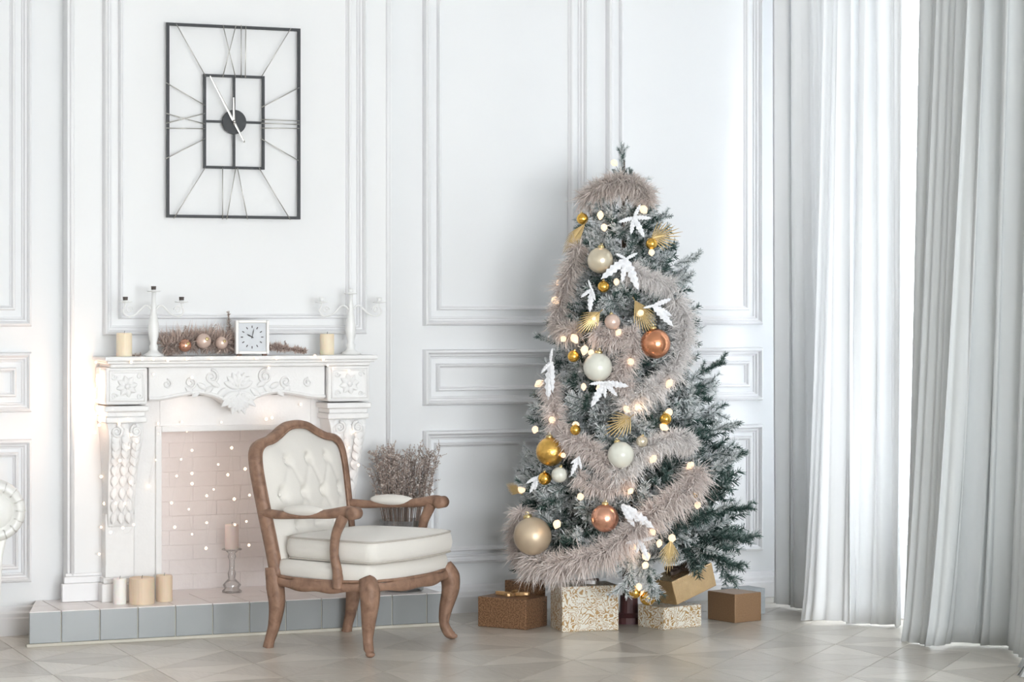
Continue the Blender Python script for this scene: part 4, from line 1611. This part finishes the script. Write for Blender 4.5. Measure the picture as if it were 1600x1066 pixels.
# ------------------------------------------------------------------ tree decorations
for px, py, r_, kind, lb in (
        (1024, 537, 23, 'copper', 'large shiny copper bauble on the right side of the tree'),
        (945, 810, 21, 'rose', 'rose copper bauble low on the tree above the pink garland'),
        (860, 706, 22, 'mercury', 'large mottled gold bauble on the left side of the tree'),
        (938, 407, 20, 'champagne', 'large pale champagne bauble high on the tree'),
        (934, 574, 22, 'pearl', 'large pearly bauble in the middle of the tree'),
        (832, 838, 29, 'matte', 'biggest matte champagne bauble at the lower left of the tree'),
        (970, 711, 20, 'pearl', 'milky white bauble below the central gold leaf'),
        (874, 742, 12, 'pearl', 'small white bauble under the mottled gold one'),
        (957, 503, 12, 'pink', 'small pale pink bauble between two gold leaves'),
        (910, 342, 9, 'gold', 'small gold bauble at the upper left of the tree'),
        (1018, 381, 9, 'gold', 'small gold bauble on the upper right gold leaf'),
        (943, 448, 9, 'gold', 'small gold bauble below the high champagne bauble'),
        (896, 557, 9, 'gold', 'small gold bauble left of the large pearly one'),
        (851, 748, 10, 'gold', 'small gold bauble directly under the mottled gold one'),
        (899, 672, 8, 'gold', 'tiny gold bauble above and right of the mottled gold one'),
        (1040, 655, 9, 'gold', 'small gold bauble on the right among the white branches'),
        (1085, 772, 7, 'gold', 'tiny gold bauble on the green lower right branches'),
        (1012, 934, 12, 'gold', 'gold bauble resting at the tree foot by the gifts'),
        (992, 926, 9, 'gold', 'smaller gold bauble at the tree foot behind the patterned gifts'),
        (1003, 690, 9, 'champagne', 'small champagne bauble right of the central gold leaf')):
    c_ = surf(px, py, 0.05)
    bauble(lb, c_, r_ / 326, kind, 'baubles on the tree', rnd.uniform(-0.3, 0.3))

M_GOLDLEAF = mat('gold_leaf_glitter', (0.55, 0.40, 0.19), 0.36, metal=0.7, var=0.2, vscale=80)
M_WHITELEAF = mat('white_velvet_leaf', (0.86, 0.87, 0.90), 0.7, sheen=0.4, var=0.03, vscale=30)


def leaf_frame(px, py, off):
    p = surf(px, py, off)
    a = t_axis(p.z)
    nrm = (Vector((p.x - a.x, p.y - a.y, 0)).normalized() + TOCAM * 0.9 + Vector((0, 0, 0.1))).normalized()
    r_ = (RIGHT - nrm * RIGHT.dot(nrm)).normalized()
    u_ = nrm.cross(r_) * -1
    if u_.z < 0:
        u_ = -u_
    return p, r_, u_, nrm


def leaf_blade(b, p, d, s, nrm, L, w_, curl, n=5, jag=0.0):
    vs, fs = [], []
    for i in range(n + 1):
        t = i / n
        ww = w_ * (math.sin(PI * min(1, 0.10 + 0.9 * t)) ** 0.7) if i < n else w_ * 0.03
        ww *= 1 - jag * (i % 2)
        c_ = p + d * (L * t) + nrm * (curl * math.sin(PI * 0.6 * t) * L)
        vs += [c_ - s * ww, c_ + nrm * ww * 0.35, c_ + s * ww]
    for i in range(n):
        for k in range(2):
            a = i * 3 + k
            fs.append((a, a + 1, a + 4, a + 3))
    b.add(vs, fs)


def gold_leaf(label, px, py, ang, L, spread=0.75, n=13):
    spread *= 1.25
    p, r_, u_, nrm = leaf_frame(px, py, 0.05)
    root = thing('gold_leaf', label, 'tree ornament', p, 0, 'gold palm leaves on the tree')
    z0 = Vector((0, 0, 0))
    dm = r_ * math.cos(ang) + u_ * math.sin(ang)
    MB().sweep([z0 - dm * 0.02, dm * L * 0.8 + nrm * 0.01], lambda t: 0.0022 * (1 - 0.7 * t), 5).build('midrib', M_GOLDLEAF, root)
    for k in range(n):
        q = (k / (n - 1) - 0.5) * 2
        a = ang + q * spread
        d = r_ * math.cos(a) + u_ * math.sin(a)
        s = -r_ * math.sin(a) + u_ * math.cos(a)
        b = MB()
        leaf_blade(b, dm * (L * 0.22 * (1 - abs(q))), d, s, nrm, L * (1 - 0.35 * abs(q)), 0.0024, 0.10)
        o = b.build('leaflet', M_GOLDLEAF, root)
        sd = o.modifiers.new('solid', 'SOLIDIFY')
        sd.thickness = 0.0012
    return root


for lb, px, py, ang, L, sp in (
        ('gold palm leaf pointing down left near the tree top', 914, 350, R(232), 0.15, 0.30),
        ('gold palm leaf fanning out at the upper right of the tree', 1018, 372, R(12), 0.125, 0.8),
        ('gold palm leaf on the left beside the small pink bauble', 937, 488, R(222), 0.125, 0.55),
        ('big gold palm leaf above the large copper bauble', 992, 470, R(298), 0.165, 0.42),
        ('gold palm leaf in the tree centre above the white bauble', 985, 652, R(215), 0.12, 0.75),
        ('gold palm leaf hanging at the tree foot above the gold gift', 1048, 845, R(262), 0.125, 0.5),
        ('gold palm leaf tip sticking out at the left edge of the tree', 812, 770, R(150), 0.07, 0.6)):
    gold_leaf(lb, px, py, ang, L, sp)


def white_leaf(label, px, py, angs, L):
    L *= 0.86
    p, r_, u_, nrm = leaf_frame(px, py, 0.06)
    root = thing('white_leaf', label, 'tree ornament', p, 0, 'white velvet leaves on the tree')
    for i, (ang, k) in enumerate(angs):
        a = R(ang + rnd.uniform(-9, 9))
        k *= rnd.uniform(0.85, 1.2)
        d = (r_ * math.cos(a) + u_ * math.sin(a))
        s = -r_ * math.sin(a) + u_ * math.cos(a)
        b = MB()
        leaf_blade(b, Vector((0, 0, 0)) + nrm * 0.004 * i, d, s, nrm, L * k * 1.15, L * k * 0.17, 0.14, 12, 0.4)
        o = b.build('petal', M_WHITELEAF, root)
        sd = o.modifiers.new('solid', 'SOLIDIFY')
        sd.thickness = 0.0015
    MB().ball(nrm * 0.006, 0.006, 8, 6).build('bud', M_WHITELEAF, root, smooth=True)
    return root


for lb, px, py, angs, L in (
        ('white velvet leaf spray just below the tree top', 990, 340, ((195, 0.9), (255, 0.8), (300, 1.25), (350, 0.8), (60, 0.6)), 0.10),
        ('white velvet leaf spray right of the high champagne bauble', 978, 405, ((215, 1.3), (262, 1.0), (292, 1.35), (20, 0.7), (160, 0.6)), 0.10),
        ('white velvet leaf spray hanging left of the small gold baubles', 925, 452, ((258, 1.3), (215, 0.8), (290, 0.7), (110, 0.5)), 0.085),
        ('white velvet leaf spray above the large copper bauble', 1020, 478, ((330, 0.9), (310, 1.2), (15, 0.8), (190, 0.6)), 0.095),
        ('white velvet leaf spray in the middle below the pearly bauble', 945, 598, ((235, 1.1), (265, 0.7), (310, 0.95), (345, 1.1), (190, 0.8)), 0.10),
        ('white velvet leaf spray at the left edge beside the gold bauble', 862, 566, ((262, 1.5), (285, 1.3), (230, 0.8), (80, 0.6)), 0.10),
        ('white velvet leaf spray low on the left by the dark hollow', 842, 745, ((235, 1.2), (255, 0.9), (205, 0.8)), 0.085),
        ('white velvet leaf spray right of the rose copper bauble', 972, 790, ((318, 1.6), (300, 1.0), (345, 0.8)), 0.095),
        ('white velvet leaf spray at the lower middle near the tree foot', 1000, 845, ((10, 0.9), (195, 0.8), (250, 0.8), (300, 1.0)), 0.085),
        ('white velvet leaf spray left of the central gold leaf', 905, 715, ((250, 1.1), (210, 0.7), (285, 0.8)), 0.07)):
    white_leaf(lb, px, py, angs, L)

M_BOA_TAUPE = tone_mat('taupe_feather', (0.42, 0.34, 0.30), (0.88, 0.81, 0.77))
M_BOA_PINK = tone_mat('pink_beige_feather', (0.62, 0.51, 0.465), (0.95, 0.89, 0.86))
M_BOA_WHITE = tone_mat('pale_feather', (0.72, 0.67, 0.65), (0.96, 0.94, 0.93))


def on_tree(lst, off=0.02):
    return [surf(px, py, off) for px, py in lst]


boa('feather_garland', 'taupe feather garland wound around the top of the tree', 'garland', on_tree([(915, 312), (932, 298), (955, 288), (980, 285), (1003, 297), (1012, 318)]), 0.085, 6500, M_BOA_TAUPE, 1, 0.0017)
boa('feather_garland', 'taupe feather garland down the upper left flank of the tree', 'garland', on_tree([(905, 385), (892, 420), (880, 455), (872, 500), (880, 515), (900, 516)]), 0.08, 6000, M_BOA_TAUPE, 2, 0.0017)
boa('feather_garland', 'pale pink feather garland on the right flank beside the copper bauble', 'garland', on_tree([(1055, 470), (1068, 500), (1066, 535), (1055, 570), (1030, 600), (1000, 620), (975, 640)]), 0.085, 7500, M_BOA_WHITE, 3, 0.0017)
boa('feather_garland', 'grey pink feather garland across the middle of the tree', 'garland', on_tree([(930, 520), (960, 530), (990, 525), (985, 560), (965, 590), (985, 610)]), 0.08, 5500, M_BOA_PINK, 4, 0.0017)
boa('feather_garland', 'taupe pink feather garland at the left edge in the middle of the tree', 'garland', on_tree([(860, 600), (866, 640), (875, 680), (895, 690), (920, 700), (940, 720), (960, 740)]), 0.08, 6500, M_BOA_PINK, 5, 0.0017)
boa('feather_garland', 'pale feather garland across the right half above the dark hollow', 'garland', on_tree([(960, 745), (985, 725), (1010, 700), (1040, 688), (1065, 685), (1082, 700)]), 0.08, 6000, M_BOA_WHITE, 6, 0.0017)
boa('feather_garland', 'thick pink beige feather garland swooping around the foot of the tree', 'garland',
    on_tree([(1088, 738), (1075, 765), (1045, 785), (1010, 812), (985, 835), (950, 860), (905, 875), (860, 885), (825, 868)], 0.03), 0.10, 15000, M_BOA_PINK, 7, 0.0018)
boa('feather_garland', 'pale feather garland draped below the upper right gold leaf', 'garland', on_tree([(985, 420), (1005, 432), (1030, 440), (1052, 450)]), 0.07, 3600, M_BOA_WHITE, 9, 0.0017)
boa('feather_garland', 'short pink feather garland between the mottled gold and rose copper baubles', 'garland', on_tree([(905, 745), (930, 760), (955, 765), (985, 750)]), 0.06, 3000, M_BOA_PINK, 10, 0.0017)
boa('feather_garland', 'pink feather garland at the lower left behind the biggest bauble', 'garland', on_tree([(815, 800), (808, 835), (815, 870), (835, 890)], 0.0), 0.08, 5000, M_BOA_PINK, 8, 0.0017)

# warm lights in the tree
M_TBULB = mat('warm_tree_bulb', (0.30, 0.20, 0.12), 0.4, emit=(1.0, 0.70, 0.46), estr=0.85)
me_tb = MB().lathe([(0.0025, -0.012), (0.0055, -0.008), (0.0105, 0), (0.0085, 0.008), (0.002, 0.014)], n=8).mesh('bulb', M_TBULB, False)
tl_px = [(938, 337), (944, 356), (1006, 328), (963, 441), (1000, 490), (928, 500), (873, 442), (868, 470), (898, 530), (880, 530), (924, 552), (913, 548), (985, 566), (966, 520), (912, 605), (936, 606), (1045, 600), (995, 637), (980, 640), (863, 657),
         (836, 672), (1020, 718), (1038, 668), (1045, 645), (907, 777), (870, 820), (985, 768), (1078, 728), (990, 855), (1010, 870), (1020, 832), (1030, 850), (1008, 884), (998, 918), (1005, 930), (880, 712), (815, 765), (1090, 790), (842, 600), (960, 255), (1050, 842), (912, 345), (900, 665), (1018, 395)]
tl = thing('tree_light_string', 'string of warm glowing lights wound through the Christmas tree', 'fairy lights', (TX, TY, 0.2))
tpts = [surf(px, py, 0.045) for px, py in tl_px]
for k, p in enumerate(tpts):
    o = bulb(tl, p, rn.uniform(1.2, 1.9), me_tb)
    o.rotation_euler = (rn.uniform(-1, 1), rn.uniform(-1, 1), 0)
M_GWIRE = mat('green_wire', (0.03, 0.06, 0.04), 0.5)
srt = sorted(tpts, key=lambda p: -p.z)
wp = [srt[0]]
for a, c2 in zip(srt, srt[1:]):
    m_ = (a + c2) / 2
    ax = t_axis(m_.z)
    dv = Vector((m_.x - ax.x, m_.y - ax.y, 0))
    if dv.length > 1e-3:
        m_ = ax + dv.normalized() * t_rad(m_.z) * 0.8
    wp += [m_, c2]
MB().sweep(catmull([q - tl.location for q in wp], 4), 0.0011, 4).build('wire', M_GWIRE, tl)
for px, py in ((940, 345), (905, 535), (1000, 635), (985, 770), (1000, 880), (870, 820)):
    l = bpy.data.lights.new('tree_glow', 'POINT')
    l.color = (1.0, 0.66, 0.38)
    l.energy = 0.06
    l.shadow_soft_size = 0.03
    o = bpy.data.objects.new('tree_glow', l)
    COL.objects.link(o)
    o.location = surf(px, py, 0.07)

# ------------------------------------------------------------------ gifts
def paper_scroll():
    m = bpy.data.materials.new('scroll_paper')
    m.use_nodes = True
    nt = m.node_tree
    bs = nt.nodes['Principled BSDF']
    tc = nt.nodes.new('ShaderNodeTexCoord')
    n = nt.nodes.new('ShaderNodeTexNoise')
    n.inputs['Scale'].default_value = 22
    n.inputs['Detail'].default_value = 0
    n.inputs['Distortion'].default_value = 2.2
    w = nt.nodes.new('ShaderNodeMath')
    w.operation = 'MULTIPLY'
    w.inputs[1].default_value = 26
    sn = nt.nodes.new('ShaderNodeMath')
    sn.operation = 'SINE'
    rp = nt.nodes.new('ShaderNodeValToRGB')
    e = rp.color_ramp.elements
    e[0].color = (0.42, 0.25, 0.09, 1)
    e[0].position = 0.18
    e[1].color = (0.78, 0.75, 0.66, 1)
    e[1].position = 0.42
    mr = nt.nodes.new('ShaderNodeMapRange')
    mr.inputs[1].default_value = -1
    nt.links.new(tc.outputs['Object'], n.inputs['Vector'])
    nt.links.new(n.outputs['Fac'], w.inputs[0])
    nt.links.new(w.outputs[0], sn.inputs[0])
    nt.links.new(sn.outputs[0], mr.inputs[0])
    nt.links.new(mr.outputs[0], rp.inputs[0])
    nt.links.new(rp.outputs[0], bs.inputs['Base Color'])
    bs.inputs['Roughness'].default_value = 0.35
    return m


M_SCROLL = paper_scroll()
M_COPPERP = mat('copper_brown_paper', (0.30, 0.165, 0.09), 0.38, metal=0.5, var=0.42, vscale=150, bump=0.2, bscale=40)
M_BROWNP = mat('tan_brown_paper', (0.31, 0.185, 0.10), 0.42, metal=0.35, var=0.3, vscale=150)
M_GOLDP = mat('shiny_gold_paper', (0.84, 0.60, 0.34), 0.26, metal=0.85, var=0.12, vscale=15, bump=0.35, bscale=18)
M_GREYP = mat('blue_grey_paper', (0.42, 0.45, 0.47), 0.5, var=0.2, vscale=60)
M_RIBBON = mat('dark_ribbon', (0.10, 0.07, 0.055), 0.4)
M_RIBGOLD = mat('gold_ribbon', (0.50, 0.30, 0.14), 0.35, metal=0.5)
M_RIBWHITE = mat('white_ribbon', (0.85, 0.85, 0.86), 0.4)


def bow(root, z, cx, cy, m, s=1.0, m2=None):
    for k, a in enumerate((0.3, 1.9, 3.4, 5.0)):
        pth = []
        for i in range(13):
            t = i / 12 * 2 * PI
            rr_ = 0.032 * s * (1 - math.cos(t)) / 2 * 2
            pth.append((cx + math.cos(a) * rr_ + math.sin(a) * 0.014 * s * math.sin(t), cy + math.sin(a) * rr_ - math.cos(a) * 0.014 * s * math.sin(t), z + 0.006 + 0.006 * s * math.sin(t / 2)))
        MB().sweep(pth, (0.0015, 0.006 * s), 6).build('bow_loop', (m2 if m2 and k % 2 else m), root)
    MB().ball((cx, cy, z + 0.007), (0.008 * s, 0.008 * s, 0.006), 10, 6).build('knot', m, root)


def gift(label, corner, ang, L2, L1, h, m, rib=None, z=0.0, M=None, bowm=None, bow2=None):
    """corner: nearest bottom corner; L2 runs along ang, L1 at ang + 90 degrees"""
    t = thing('gift_box', label, 'gift', (corner[0], corner[1], z), R(ang), 'wrapped gifts under the tree')
    if M is not None:
        t.matrix_world = M
        t.rotation_mode = 'QUATERNION'
        t.location = M.to_translation()
        t.rotation_quaternion = M.to_quaternion()
    MB().box(0, L2, 0, L1, 0, h).build('box', m, t, bevel=0.004, seg=2)
    # folded paper flap on the side
    MB().add([(L2 + 0.0008, L1 * 0.08, h * 0.97), (L2 + 0.0008, L1 * 0.92, h * 0.97), (L2 + 0.0020, L1 * 0.55, h * 0.35), (L2 + 0.0020, L1 * 0.45, h * 0.35)], [(0, 3, 2, 1)]).build('paper_flap', m, t)
    if rib:
        e = 0.0012
        w_ = 0.008
        b = MB()
        b.box(L2 / 2 - w_, L2 / 2 + w_, -e, L1 + e, h - 0.001, h + e)
        b.box(L2 / 2 - w_, L2 / 2 + w_, -e, 0.001, 0.002, h + e)
        b.box(L2 / 2 - w_, L2 / 2 + w_, L1 - 0.001, L1 + e, 0.002, h + e)
        b.build('ribbon', rib, t)
    if bowm:
        bow(t, h, L2 / 2, L1 / 2, bowm, 1.3, bow2)
    return t


gift('copper brown gift with a ribbon at the left end of the row', (-0.237, -0.745), 36, 0.196, 0.268, 0.142, M_COPPERP, None, bowm=M_RIBGOLD)
gift('tall white gift with gold scroll print below the feather garland', (-0.112, -0.882), -6, 0.278, 0.185, 0.212, M_SCROLL, None, bowm=M_RIBBON, bow2=M_RIBWHITE)
gift('low white gift with gold scroll print under the tilted gold gift', (0.359, -0.995), 15, 0.235, 0.19, 0.105, M_SCROLL)
gift('tan brown gift on the floor before the blue grey one', (0.786, -0.895), 14, 0.17, 0.20, 0.138, M_BROWNP)
gift('blue grey gift peeking out behind the tan brown one', (0.925, -0.655), 8, 0.17, 0.14, 0.127, M_GREYP)
gift('brown glitter gift behind the copper one, under the feathers', (-0.16, -0.54), 20, 0.14, 0.14, 0.20, M_COPPERP)
q = at_z(1058, 945, 0.112)
Mg = Matrix.Translation((q.x, q.y, 0.1085)) @ Matrix.Rotation(R(17), 4, 'Z') @ Matrix.Rotation(R(-16), 4, 'Y')
gift('shiny gold gift lying tilted on top of two other gifts', (0, 0), 0, 0.27, 0.16, 0.118, M_GOLDP, None, M=Mg, bowm=M_RIBBON)

cord = [at_z(693, 954), at_z(705, 955), at_z(722, 954.5), at_z(736, 953), at_z(760, 955)]
for q in cord:
    q.z = 0.004
tag(MB().sweep(catmull(cord, 5), 0.0035, 6).build('power_cord', M_DARKMETAL, None, smooth=True), 'thin dark cord on the floor between hearth and copper gift', 'cord')
